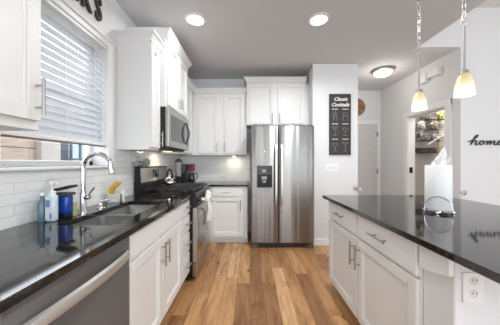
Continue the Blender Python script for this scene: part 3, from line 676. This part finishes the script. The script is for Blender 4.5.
# ================================================================== ISLAND
IX = .798
bm = NB(); bx(bm, .748, 1.948, .40, 2.296, CT0, CT1, .003)
tag(obj('countertop', bm, GRANITE, base=(1.35, 1.35, CT0)), 'wide black granite island countertop carrying the paper towel roll', 'countertop', 'black granite counters')
for nm, lab, y0, y1 in (('island_cabinet', 'white island cabinet nearest the camera, beside the wall with the outlet', 1.033, 1.617), ('island_cabinet', 'white island cabinet at the far end, nearest the refrigerator', 1.619, 2.20)):
    t = base_cab(nm, lab, IX, 1.42, y0, y1, '-X'); t['group'] = 'white island cabinets'
    M = FR((IX, y0, 0), '-X'); wd = y1-y0
    near = y0 < 1.5
    add_door(t, M, .008, wd-.008, .715, .872, wd/2, .80, .17, False, 'drawer', True)
    add_door(t, M, .008, wd-.008, .11, .70, wd-.04 if near else .04, .575, .17)
bm = NB(); bx(bm, .80, 1.90, .868, 1.030, 0, .883, .008, 3); bx(bm, 1.425, 1.53, 1.03, 2.20, 0, .883, .004); struct('wall_island', bm, WALL)
bm = NB()
poly = [(1.024, .883), (.872, .883), (.872, .802)] + [(.872+.152*s, .802-.0-.028*math.sin(s*PI/2)+.0) for s in [k/10 for k in range(1, 11)]]
prism(bm, poly, 'X', .780, .7995); tag(obj('support_bracket', bm, TRIM, base=(.79, .95, .78)), 'white curved bracket board under the island counter edge beside the outlet wall', 'bracket')
io = thing('wall_outlet', 'white double outlet plate on the island end wall under the counter', 'outlet', (.869, .868, .705), None)
bm = NB(); bx(bm, .826, .910, .861, .868, .705, .823, .003, 2); pl = obj('plate', bm, WHITEP, io)
for z in (.740, .790):
    bm = NB(); lathe(bm, [(.001, 0), (.0165, 0), (.0155, .003), (.001, .003)], (.868, .8615, z), 20, '-Y'); so = obj('socket', bm, mat('socket_white', (226, 226, 224), .35), io)
    bm = NB(); bx(bm, .860, .8625, .8575, .8590, z, z+.009); bx(bm, .8735, .876, .8575, .8590, z, z+.009); lathe(bm, [(.001, 0), (.0028, 0), (.001, .0006)], (.868, .8588, z-.008), 10, '-Y'); obj('slots', bm, BLACK, so)

# ---- paper towels
px, py = 1.27, 1.50
ph_ = thing('paper_towel_holder', 'chrome wire paper towel holder on the island counter', 'paper towel holder', (px, py, CT1))
bm = NB(); ring = [(px+.076*math.cos(2*PI*k/28), py+.076*math.sin(2*PI*k/28), CT1+.016) for k in range(28)]
tube(bm, ring, .004, 8, closed=True); tube(bm, [(px-.076, py, CT1+.016), (px+.076, py, CT1+.016)], .004, 8); tube(bm, [(px, py-.076, CT1+.016), (px, py+.076, CT1+.016)], .004, 8); obj('base_ring', bm, CHROME, ph_, True)
for a in (45, 135, 225, 315):
    bm = NB(); lathe(bm, [(.001, CT1), (.009, CT1), (.012, CT1+.008), (.009, CT1+.016), (.001, CT1+.017)], (px+.076*math.cos(math.radians(a)), py+.076*math.sin(math.radians(a)), 0), 12); obj('foot', bm, CHROME, ph_, True)
bm = NB(); tube(bm, [(px, py, CT1+.014), (px, py, CT1+.42)], .005, 8); lathe(bm, [(.001, CT1+.40), (.008, CT1+.40), (.011, CT1+.43), (.004, CT1+.452), (.001, CT1+.453)], (px, py, 0), 12); obj('post', bm, mat('brass_post', (150, 128, 84), .3, 1), ph_, True)
bm = NB(); fd_ = Vector((-px, -py, 0)).normalized(); fp_ = Vector((py, -px, 0)).normalized()
hp = lambda a, b, z: Vector((px, py, z))+fd_*a+fp_*b
tube(bm, [hp(.086, -.070*math.cos(PI*k/20), CT1+.02+.095*math.sin(PI*k/20)**.8) for k in range(21)], .0035, 8)
for sg in (-1, 1): tube(bm, [hp(.086, sg*.070, CT1+.02), hp(.03, sg*.073, CT1+.016)], .0035, 8)
obj('front_hoop', bm, CHROME, ph_, True)
tw = thing('paper_towel_roll', 'white embossed paper towel roll on the chrome holder', 'paper towel', (px, py, CT1+.022))
paper = mat('towel_paper', (240, 240, 239), .9)
_v = coords(paper); vo = nd(paper, 'ShaderNodeTexVoronoi'); vo.inputs['Scale'].default_value = 70; ln(paper, _v, vo.inputs['Vector']); bump(paper, vo.outputs['Distance'], .35, .002)
bm = NB(); zt = CT1+.318
prof = [(.02, CT1+.022), (.069, CT1+.022), (.072, CT1+.026), (.072, zt-.004), (.069, zt), (.02, zt), (.02, CT1+.022)]
rings(bm, [[(px+r*math.cos(2*PI*k/40), py+r*math.sin(2*PI*k/40), h) for k in range(40)] for r, h in prof[:-1]], closed=True); obj('roll', bm, paper, tw, True)
bm = NB(); rs = []
for k in range(12):     # loose top sheet pulled up in a twist
    t_ = k/11; z = zt-.02+t_*.115; hw = .020+.026*math.sin(PI*min(1, t_*.8+.1))
    row = []
    for j in range(13):
        uu = j/12-.5
        c_ = Vector((px, py, z))+fp_*(uu*2*hw+.012*t_+.02*t_*t_)+fd_*(.022+.016*math.sin(uu*11+t_*2)*(.4+t_))
        c_.z += (.03*math.cos(uu*7+.6)-.018*abs(uu*2))*t_
        row.append(c_)
    rs.append([tuple(p) for p in row]+[tuple(p-fd_*.004) for p in reversed(row)])
rings(bm, rs); obj('loose_sheet', bm, paper, tw, True)

# ================================================================== HALL AND WALL THINGS
sg = thing('cocktail_sign', 'dark board sign reading Classic Cocktails on the partition wall', 'sign', (1.352, 3.354, 1.365))
bm = NB(); bx(bm, 1.192, 1.513, 3.330, 3.353, 1.365, 2.279, .002); obj('board', bm, mat('charcoal_board', (62, 57, 56), .7), sg)
ink = mat('white_ink', (238, 236, 232), .7)
def text_mesh(txt, size, shear=0, offset=0, extrude=.001, spacing=1):
    cu = bpy.data.curves.new('t', 'FONT'); cu.body = txt; cu.size = size; cu.shear = shear; cu.offset = offset; cu.extrude = extrude
    cu.align_x = 'CENTER'; cu.space_character = spacing; cu.resolution_u = 4
    o = bpy.data.objects.new('t', cu); C.objects.link(o)
    dg = bpy.context.evaluated_depsgraph_get(); me = bpy.data.meshes.new_from_object(o.evaluated_get(dg))
    bpy.data.objects.remove(o); bm = NB(); bm.from_mesh(me); bpy.data.meshes.remove(me); return bm
def text(name, txt, size, M, m, parent=None, base=None, **kw):
    bm = text_mesh(txt, size, **kw); bmesh.ops.transform(bm, matrix=M, verts=bm.verts); return obj(name, bm, m, parent, base=base)
MF = lambda x, y, z: Matrix.Translation((x, y, z)) @ Matrix.Rotation(PI/2, 4, 'X')
text('title_line', 'Classic', .074, MF(1.36, 3.3288, 2.176), ink, sg, shear=.3, offset=.0018)
text('title_line', 'Cocktails', .074, MF(1.352, 3.3288, 2.092), ink, sg, shear=.3, offset=.0018, spacing=.96)
def glass(cx, cz, kind):
    bm = NB(); y = 3.3285; r = .0016
    L = lambda pts: tube(bm, [(cx+a, y, cz+b) for a, b in pts], r, 5)
    if kind == 0:
        L([(-.03, .07), (-.022, -.06), (.022, -.06), (.03, .07), (-.03, .07)]); L([(-.027, .03), (.027, .03)]); L([(.01, .10), (-.01, -.04)])
    elif kind == 1:
        L([(-.045, .07), (.045, .07), (0, .01), (-.045, .07)]); L([(0, .01), (0, -.06)]); L([(-.028, -.062), (.028, -.062)]); L([(-.03, .05), (.03, .05)])
    elif kind == 2:
        L([(.04*math.cos(a), .05+.045*math.sin(a)) for a in [PI+PI*k/10 for k in range(11)]]); L([(-.04, .05), (.04, .05)]); L([(0, .005), (0, -.06)]); L([(-.03, -.062), (.03, -.062)])
    else:
        L([(-.034, .06), (-.03, -.055), (.03, -.055), (.034, .06), (-.034, .06)]); L([(-.02, .02), (.0, .035), (.02, .02), (0, -.005), (-.02, .02)])
    for k in range(4):
        a = random.uniform(-.06, .06); b = random.uniform(-.04, .08); L([(a, b), (a+.006, b+.01)])
    obj('drink_drawing', bm, mat('chalk_lines', (176, 172, 166), .8) if 'chalk_lines' not in bpy.data.materials else bpy.data.materials['chalk_lines'], sg)
    bm = NB()
    for k in range(5): bx(bm, cx-.045+k*.019, cx-.045+k*.019+.012, 3.3288, 3.3302, cz+.108, cz+.121)
    obj('drink_name', bm, ink, sg)
for row, z in enumerate((1.935, 1.715, 1.485)):
    for col, x in enumerate((1.275, 1.43)): glass(x, z, ((0, 3), (1, 2), (2, 1))[row][col])
sw = thing('light_switch', 'white triple switch plate on the partition wall below the sign', 'switch', (1.24, 3.354, 1.117))
bm = NB(); bx(bm, 1.155, 1.325, 3.348, 3.354, 1.112, 1.228, .003, 2); obj('plate', bm, WHITEP, sw)
for x in (1.195, 1.24, 1.285):
    bm = NB(); bx(bm, x-.006, x+.006, 3.336, 3.349, 1.16, 1.182, .003); obj('toggle', bm, mat('toggle', (200, 200, 198), .4), sw)
# round knobs of a gate mount at both sides of the hall opening
gk = thing('gate_mount', 'round white and grey gate mount on the partition wall corner', 'gate mount', (1.60, 3.33, .86), 'gate mounts at the hall opening')
bm = NB(); lathe(bm, [(.001, 0), (.032, 0), (.032, .012), (.02, .018), (.001, .02)], (1.585, 3.354, .875), 20, '-Y'); obj('cup', bm, mat('mount_grey', (190, 190, 190), .35), gk, True)
bm = NB(); lathe(bm, [(.001, -.01), (.022, -.006), (.025, .02), (.018, .03), (.001, .032)], (1.640, 3.315, .845), 20, '-Y'); obj('knob', bm, mat('knob_grey', (206, 205, 203), .35), gk, True)
bm = NB(); tube(bm, [(1.585, 3.335, .872), (1.635, 3.322, .848)], .008, 8); obj('spindle', bm, CHROME, gk, True)
gk = thing('gate_mount', 'small chrome and white gate mount on the living room wall corner behind the paper towels', 'gate mount', (2.72, 2.85, .84), 'gate mounts at the hall opening')
bm = NB(); lathe(bm, [(.001, 0), (.03, 0), (.03, .012), (.018, .02), (.001, .022)], (2.76, 2.87, .862), 20, '-Y'); obj('cup', bm, mat('mount_chrome', (190, 188, 186), .25, .9), gk, True)
bm = NB(); lathe(bm, [(.001, -.02), (.016, -.02), (.022, .0), (.018, .03), (.001, .032)], (2.70, 2.84, .870), 16, '-Y'); obj('knob', bm, mat('knob_grey', (206, 205, 203), .35), gk, True)
bm = NB(); tube(bm, [(2.76, 2.852, .864), (2.70, 2.838, .868)], .007, 8); obj('spindle', bm, CHROME, gk, True)
# round wood plaque
wd_ = mat('plaque_wood', (150, 108, 72), .6); _n = noise(wd_, coords(wd_, (3, 3, 40)), 2.0, 4)
ln(wd_, ramp(wd_, _n.outputs['Fac'], [(.3, (118, 82, 52)), (.7, (178, 134, 92))]), bsdf(wd_).inputs['Base Color'])
pq = thing('wall_plaque', 'round brown wooden plaque above the hall door', 'plaque', (2.2, 4.6, 2.21))
bm = NB(); lathe(bm, [(.001, 0), (.185, 0), (.185, .016), (.17, .02), (.001, .02)], (2.2, 4.607, 2.395), 40, '-Y'); obj('disc', bm, wd_, pq)
bm = NB(); bx(bm, 2.10, 2.345, 4.584, 4.5875, 2.37, 2.378); bx(bm, 2.12, 2.33, 4.584, 4.5875, 2.415, 2.421); obj('carved_lines', bm, mat('plaque_dark', (88, 60, 40), .6), pq)
# boxes high on the hall wall
cb1 = thing('door_chime', 'white chime box high on the hall wall, left of the pair', 'chime box', (2.70, 3.44, 2.48), 'white boxes on the hall wall')
bm = NB(); bx(bm, 2.66, 2.72, 3.37, 3.52, 2.475, 2.61, .006, 2); obj('cover', bm, WHITEP, cb1)
bm = NB(); bx(bm, 2.668, 2.72, 3.52, 3.532, 2.485, 2.60, .003); obj('side_vent', bm, mat('vent_white', (205, 205, 203), .5), cb1)
cb2 = thing('alarm_box', 'white alarm box high on the hall wall, right of the pair', 'alarm box', (2.70, 3.2, 2.52), 'white boxes on the hall wall')
bm = NB(); bx(bm, 2.655, 2.72, 3.15, 3.25, 2.50, 2.605, .006, 2); bx(bm, 2.672, 2.72, 3.25, 3.36, 2.515, 2.595, .005); obj('cover', bm, WHITEP, cb2)
# script home sign
hs = thing('home_sign', 'dark cursive wire sign reading home on the white wall', 'sign', (3.02, 2.86, 1.48))
def script(strokes, x0, z0, s, y, r, sz=.62):
    bm = NB()
    for st in strokes:
        P_ = [Vector((x0+a*s+.25*b*s*sz, y, z0+b*s*sz)) for a, b in st]; out = []
        for i in range(len(P_)-1):
            p0, p1, p2, p3 = P_[max(i-1, 0)], P_[i], P_[i+1], P_[min(i+2, len(P_)-1)]
            for k in range(5):
                t = k/5
                out.append(.5*((2*p1)+(p2-p0)*t+(2*p0-5*p1+4*p2-p3)*t*t+(3*p1-p0-3*p2+p3)*t**3))
        out.append(P_[-1]); tube(bm, out, r, 8)
    return bm
home = [[(-.35, .50), (-.1, .62), (.2, .9), (.42, 1.35), (.35, 1.5), (.2, 1.25), (.05, .6), (-.05, 0), (.1, .45), (.32, .66), (.42, .5), (.4, .1), (.52, 0), (.7, .2), (.85, .45)],
        [(.98, .62), (.82, .55), (.78, .25), (.92, .02), (1.12, .12), (1.18, .42), (1.02, .63), (1.1, .5), (1.35, .5), (1.5, .58)],
        [(1.48, .6), (1.5, .3), (1.46, 0), (1.58, .42), (1.74, .62), (1.82, .45), (1.78, .02), (1.92, .42), (2.08, .62), (2.18, .45), (2.16, .1), (2.3, 0), (2.48, .2)],
        [(2.46, .22), (2.7, .35), (2.78, .55), (2.66, .65), (2.5, .45), (2.5, .15), (2.66, 0), (2.9, .12), (3.05, .3)]]
obj('lettering', script(home, 2.845, 1.478, .135, 2.858, .0075), mat('sign_graphite', (66, 70, 76), .45, .3), hs, True)
bm = NB()
for x, z in ((2.90, 1.57), (3.0, 1.50), (3.2, 1.50)): tube(bm, [(x, 2.858, z), (x, 2.87, z)], .003, 6)
obj('standoffs', bm, BLACK, hs)
# letters above the window: visible ends of the wall word
lm = mat('letter_brown', (72, 62, 56), .7)
MLft = lambda y, z: Matrix.Translation((XL+.012, y, z)) @ Matrix(((0, 0, 1, 0), (.60, 0, 0, 0), (0, 1, 0, 0), (0, 0, 0, 1)))
for ch, y, lab in (('N', 1.535, 'dark wooden letter N on the wall above the window'), ('K', 1.665, 'dark wooden letter K on the wall above the window'), ('S', 1.800, 'dark wooden letter S on the wall above the window, nearest the narrow cabinet')):
    tag(text('wall_letter', ch, .26, MLft(y, 2.405), lm, base=(XL, y, 2.40), offset=.004, extrude=.010), lab, 'letter', 'dark letters above the window')

# pantry rack seen through the opening
pr = thing('wall_rack', 'black wire wall rack of baskets seen through the pantry opening', 'rack', (3.2, 4.0, 1.4))
wire = mat('black_wire', (34, 33, 33), .5, .4)
bm = NB()
for x in (2.97, 3.40): tube(bm, [(x, 4.014, 1.42), (x, 4.014, 2.14)], .004, 6)
obj('uprights', bm, wire, pr)
for z in (1.42, 1.63, 1.82, 2.0):
    bm = NB()
    for dz in (0, .05, .09):
        tube(bm, [(2.95, 4.01, z+dz), (2.95, 3.86, z+dz), (3.40, 3.86, z+dz), (3.40, 4.01, z+dz)], .0025, 6)
    for k in range(10): tube(bm, [(2.96+k*.048, 4.01, z), (2.96+k*.048, 3.86, z), (2.96+k*.048, 3.86, z+.09)], .0016, 5)
    obj('basket', bm, wire, pr)
bm = NB(); bx(bm, 2.955, 3.285, 3.87, 4.0, 1.425, 1.505, .006); bx(bm, 2.96, 3.28, 3.866, 3.872, 1.43, 1.50); tag(obj('storage_box', bm, mat('dark_box', (74, 71, 70), .6), base=(3.12, 3.93, 1.425)), 'flat dark box in the lowest basket of the pantry rack', 'box')
def bag(name, label, c, s, col, seed):
    rnd = random.Random(seed); bm = NB(); bmesh.ops.create_icosphere(bm, subdivisions=3, radius=1)
    a, b, d = rnd.random()*6, rnd.random()*6, rnd.random()*6
    for v in bm.verts:
        n_ = 1+.12*math.sin(v.co.x*4+a)+.10*math.sin(v.co.z*6+b)+.08*math.sin(v.co.y*5+v.co.x*6+d)
        v.co = Vector((v.co.x*s[0]*n_, v.co.y*s[1], max(v.co.z, -.75)*s[2]*n_))+Vector(c)
    m = mat(name+'_skin', col, .6); n2 = noise(m, coords(m), 26, 3)
    hi = tuple(min(255, int(k*1.5+18)) for k in col); lo = tuple(int(k*.55) for k in col)
    ln(m, ramp(m, n2.outputs['Fac'], [(.35, lo), (.5, col), (.66, hi)]), bsdf(m).inputs['Base Color'])
    tag(obj(name, bm, m, base=(c[0], c[1], c[2]-s[2]*.75), smooth=True), label, 'bag', 'bags in the pantry rack')
bag('snack_bag', 'dark grey bag in the top basket of the pantry rack', (3.15, 3.935, 2.08), (.16, .055, .09), (120, 118, 112), 1)
bag('produce_bag', 'yellow-green bag at the right of the top basket', (3.375, 3.935, 2.075), (.055, .05, .085), (160, 158, 84), 2)
bag('snack_bag', 'light grey bag at the left of the upper middle basket', (3.03, 3.935, 1.895), (.075, .055, .08), (176, 172, 168), 3)
bag('snack_bag', 'brownish bag at the right of the upper middle basket', (3.26, 3.935, 1.90), (.12, .055, .09), (130, 118, 106), 4)
bag('snack_bag', 'dark bag in the lower middle basket', (3.08, 3.935, 1.70), (.11, .055, .085), (108, 106, 106), 5)
bag('snack_bag', 'grey bag at the right of the lower middle basket', (3.30, 3.935, 1.69), (.07, .05, .075), (150, 146, 140), 6)
bm = NB(); tube(bm, [(3.08, 3.845, 1.56), (3.2, 3.84, 1.64), (3.40, 3.835, 1.76)], .012, 8); tag(obj('wooden_spoon', bm, mat('pale_stick', (206, 204, 200), .4), base=(3.2, 3.84, 1.56), smooth=True), 'pale stick leaning across the front of the pantry rack', 'stick')

# ================================================================== LIGHT FITTINGS
def can(x, y, label, pw=1.0):
    t = thing('recessed_light', label, 'ceiling light', (x, y, H), 'recessed ceiling lights')
    bm = NB(); rings(bm, [[(x+r_*math.cos(2*PI*k/32), y+r_*math.sin(2*PI*k/32), h_) for k in range(32)] for r_, h_ in ((.084, H-.0005), (.112, H-.0005), (.112, H-.006), (.084, H-.012))], closed=True)
    obj('trim_ring', bm, WHITEP, t, True)
    bm = NB(); lathe(bm, [(.001, H-.006), (.083, H-.006), (.083, H-.002), (.001, H-.002)], (x, y, 0), 32); obj('lens', bm, mat('can_lens', (255, 250, 242), .4, emit=(255, 246, 234), es=4), t)
    lamp('can_lamp', 'AREA', (x, y, H-.014), CAN_W*pw, (.96, .985, 1), .14, (0, 0, 0), t, spread=math.radians(165))
    return t
can(-.568, 2.313, 'left one of the two recessed lights in the kitchen ceiling', .45)
can(.715, 2.313, 'right one of the two recessed lights in the kitchen ceiling', 1.3)
can(.10, 1.05, 'added recessed fill light above the aisle, out of view in front of the camera', .3)  # added can above the frame, lights floor and island fronts
can(.10, -.9, 'added recessed fill light in the ceiling behind the camera', .5)  # added unseen can, lifts the overall room light
fl = thing('flush_ceiling_light', 'round flush ceiling light with frosted dome in the hall', 'ceiling light', (2.14, 3.58, H))
bm = NB(); lathe(bm, [(.001, H), (.17, H), (.172, H-.018), (.15, H-.036), (.001, H-.036)], (2.14, 3.58, 0), 36); obj('rim', bm, NICKEL, fl, True)
bm = NB(); lathe(bm, [(.001, H-.034), (.14, H-.036), (.132, H-.06), (.10, H-.088), (.05, H-.104), (.001, H-.108)], (2.14, 3.58, 0), 32); obj('dome', bm, mat('frosted_dome', (246, 244, 238), .4, emit=(255, 246, 230), es=.85), fl, True)
bm = NB(); lathe(bm, [(.001, H-.106), (.012, H-.108), (.008, H-.122), (.001, H-.124)], (2.14, 3.58, 0), 12); obj('finial', bm, NICKEL, fl, True)
lamp('flush_lamp', 'POINT', (2.14, 3.58, H-.2), FLUSH_W, (1, .95, .88), .1, (0, 0, 0), fl)
pl_ = thing('pantry_fill_light', 'added unseen round ceiling light that brightens the pantry', 'ceiling light', (3.3, 3.5, H))  # added fitting, out of view, to brighten the pantry
bm = NB(); lathe(bm, [(.001, H), (.1, H), (.1, H-.02), (.08, H-.05), (.001, H-.06)], (3.3, 3.5, 0), 24); obj('dome', bm, mat('pantry_fill_dome', (246, 244, 238), .4, emit=(255, 246, 230), es=1), pl_, True)
lamp('pantry_fill_lamp', 'POINT', (3.3, 3.5, H-.15), 16, (1, .95, .88), .06, (0, 0, 0), pl_)
shade_m = mat('pendant_glass', (240, 222, 190), .35, emit=(255, 226, 180), es=.25)
_t = nd(shade_m, 'ShaderNodeTexCoord'); _s = nd(shade_m, 'ShaderNodeSeparateXYZ'); ln(shade_m, _t.outputs['Object'], _s.inputs[0])
_k = nd(shade_m, 'ShaderNodeMath', operation='MULTIPLY'); _k.inputs[1].default_value = 7; ln(shade_m, _s.outputs['Z'], _k.inputs[0])
_c = ramp(shade_m, _k.outputs[0], [(.25, (252, 246, 234)), (.5, (226, 208, 168)), (.9, (196, 176, 132))])
ln(shade_m, _c, bsdf(shade_m).inputs['Base Color']); ln(shade_m, _c, bsdf(shade_m).inputs['Emission Color'])
def pendant(x, y, label):
    t = thing('pendant_light', label, 'pendant light', (x, y, 1.672), 'pendant lights over the island'); z = 1.672
    bm = NB(); prof = [(.0515, z), (.050, z+.03), (.0445, z+.075), (.033, z+.115), (.020, z+.138), (.016, z+.142)]
    inner = [(r-.003, h) for r, h in reversed(prof)]
    rings(bm, [[(x+r*math.cos(2*PI*k/28), y+r*math.sin(2*PI*k/28), h) for k in range(28)] for r, h in prof+inner], closed=True); obj('glass_shade', bm, shade_m, t, True)
    bm = NB(); lathe(bm, [(.001, z+.138), (.024, z+.138), (.022, z+.155), (.008, z+.165), (.001, z+.166)], (x, y, 0), 20); obj('cap', bm, NICKEL, t, True)
    bm = NB(); tube(bm, [(x, y, z+.16), (x, y, 2.105)], .0065, 10); obj('rod', bm, NICKEL, t, True)
    bm = NB(); tube(bm, [(x+.018*math.cos(2*PI*k/16), y, 2.122+.018*math.sin(2*PI*k/16)) for k in range(16)], .004, 6, closed=True); obj('loop', bm, NICKEL, t, True)
    bm = NB(); zz = 2.145; k = 0
    while zz < 2.71:
        pts = []
        for j in range(14):
            a = 2*PI*j/14; u_, v_ = .011*math.cos(a), .021*math.sin(a)
            pts.append((x+u_, y, zz+v_) if k % 2 == 0 else (x, y+u_, zz+v_))
        tube(bm, pts, .0034, 6, closed=True); zz += .032; k += 1
    obj('chain', bm, NICKEL, t, True)
    bm = NB(); lathe(bm, [(.001, H), (.062, H), (.06, H-.012), (.02, H-.026), (.001, H-.028)], (x, y, 0), 24); obj('canopy', bm, NICKEL, t, True)
    bm = NB(); lathe(bm, [(.001, z+.02), (.018, z+.024), (.026, z+.05), (.02, z+.075), (.012, z+.12), (.001, z+.12)], (x, y, 0), 16); obj('bulb', bm, mat('bulb', (255, 250, 240), .3, emit=(255, 240, 214), es=4), t, True)
    lamp('pendant_lamp', 'POINT', (x, y, z-.02), PEND_W, (1, .9, .76), .03, (0, 0, 0), t)
pendant(1.35, 1.773, 'far pendant light over the island, near the paper towels')
pendant(1.35, 1.40, 'near pendant light over the island, right of the other')

# ================================================================== BLIND
bd = thing('window_blind', 'white horizontal slat blind half lowered over the kitchen window', 'blind', (XL-.02, 1.5, 1.385))
by0, by1 = WY0+.006, WY1-.006
bm = NB(); bx(bm, XL-.06, XL+.012, by0, by1, 2.222, 2.248, .004); obj('valance', bm, TRIM, bd)
slat = paint('slat_white', (202, 205, 209), .4, 50, .02)
bm = NB(); z = 1.445; an = math.radians(66)
while z < 2.215:
    Ms = Matrix.Translation((XL-.026, 0, z)) @ Matrix.Rotation(an, 4, 'Y')
    bx(bm, -.0295, .0295, by0, by1, -.0014, .0014, 0, 1, Ms); z += .0495
obj('slats', bm, slat, bd)
bm = NB(); bx(bm, XL-.052, XL+.002, by0, by1, 1.39, 1.415, .004); rl = obj('bottom_rail', bm, TRIM, bd)
bm = NB(); bx(bm, XL-.05, XL+.004, by0, by1, 1.385, 1.3905); obj('rail_edge', bm, mat('rail_brown', (128, 104, 88), .6), rl)
bm = NB()
for y in (by0+.12, (by0+by1)/2, by1-.12):
    for dx in (-.05, -.002): tube(bm, [(XL+dx, y, 1.40), (XL+dx, y, 2.2)], .0012, 5)
obj('ladder_cords', bm, TRIM, bd)

# ================================================================== OUTSIDE THE WINDOW
bm = NB(); bx(bm, -12, -1.6, -6, 14, -.5, -.42); struct('ground_outside', bm, mat('outside_ground', (150, 146, 138), .9))
nh = thing('wooden_fence', 'tan board fence outside the window', 'fence', (-3.1, 2.6, -.42))
tan = mat('fence_tan', (206, 186, 166), .8); _n = noise(tan, coords(tan, (1, 2, 30)), 2, 3); ln(tan, ramp(tan, _n.outputs['Fac'], [(.3, (136, 118, 102)), (.7, (160, 146, 132))]), bsdf(tan).inputs['Base Color'])
bm = NB()
for k in range(9): bx(bm, -3.14, -3.10, 1.4, 3.22, -.40+k*.232, -.40+k*.232+.222, .003)
obj('boards', bm, tan, nh)
bm = NB(); bx(bm, -3.13, -3.115, 1.4, 3.22, -.40, 1.7); obj('backing', bm, mat('fence_dark', (96, 88, 84), .8), nh)
bm = NB(); bx(bm, -3.16, -3.02, 3.22, 3.55, -.42, 2.0, .006); tag(obj('fence_post', bm, mat('post_white', (150, 143, 136), .7), base=(-3.1, 3.4, -.42)), 'pale square post at the end of the fence outside the window', 'post')
nw = thing('neighbor_house', 'pale neighboring house wall beyond the railing outside the window', 'house', (-5.2, 6.0, -.42))
bm = NB()
for k in range(16): prism(bm, [(-5.0, -.42+k*.16), (-4.985, -.42+k*.16), (-5.0, -.26+k*.16), (-5.1, -.26+k*.16), (-5.1, -.42+k*.16)], 'Y', 4.6, 12.0)
obj('siding', bm, mat('pale_siding', (140, 150, 158), .8), nw)
mf = thing('metal_railing', 'black metal railing with upright bars outside the window', 'railing', (-3.1, 4.4, -.42))
bk = mat('railing_black', (36, 44, 54), .5, .2)
bm = NB(); bx(bm, -3.12, -3.08, 3.56, 6.5, 1.29, 1.325); bx(bm, -3.12, -3.08, 3.56, 6.5, 1.62, 1.65); bx(bm, -3.12, -3.08, 3.56, 6.5, -.3, -.26); obj('rails', bm, bk, mf)
for k in range(12):
    y = 3.62+k*.21
    bm = NB(); bx(bm, -3.115, -3.085, y, y+.035 if k else y+.16, -.42, 1.66); obj('bar', bm, bk, mf)
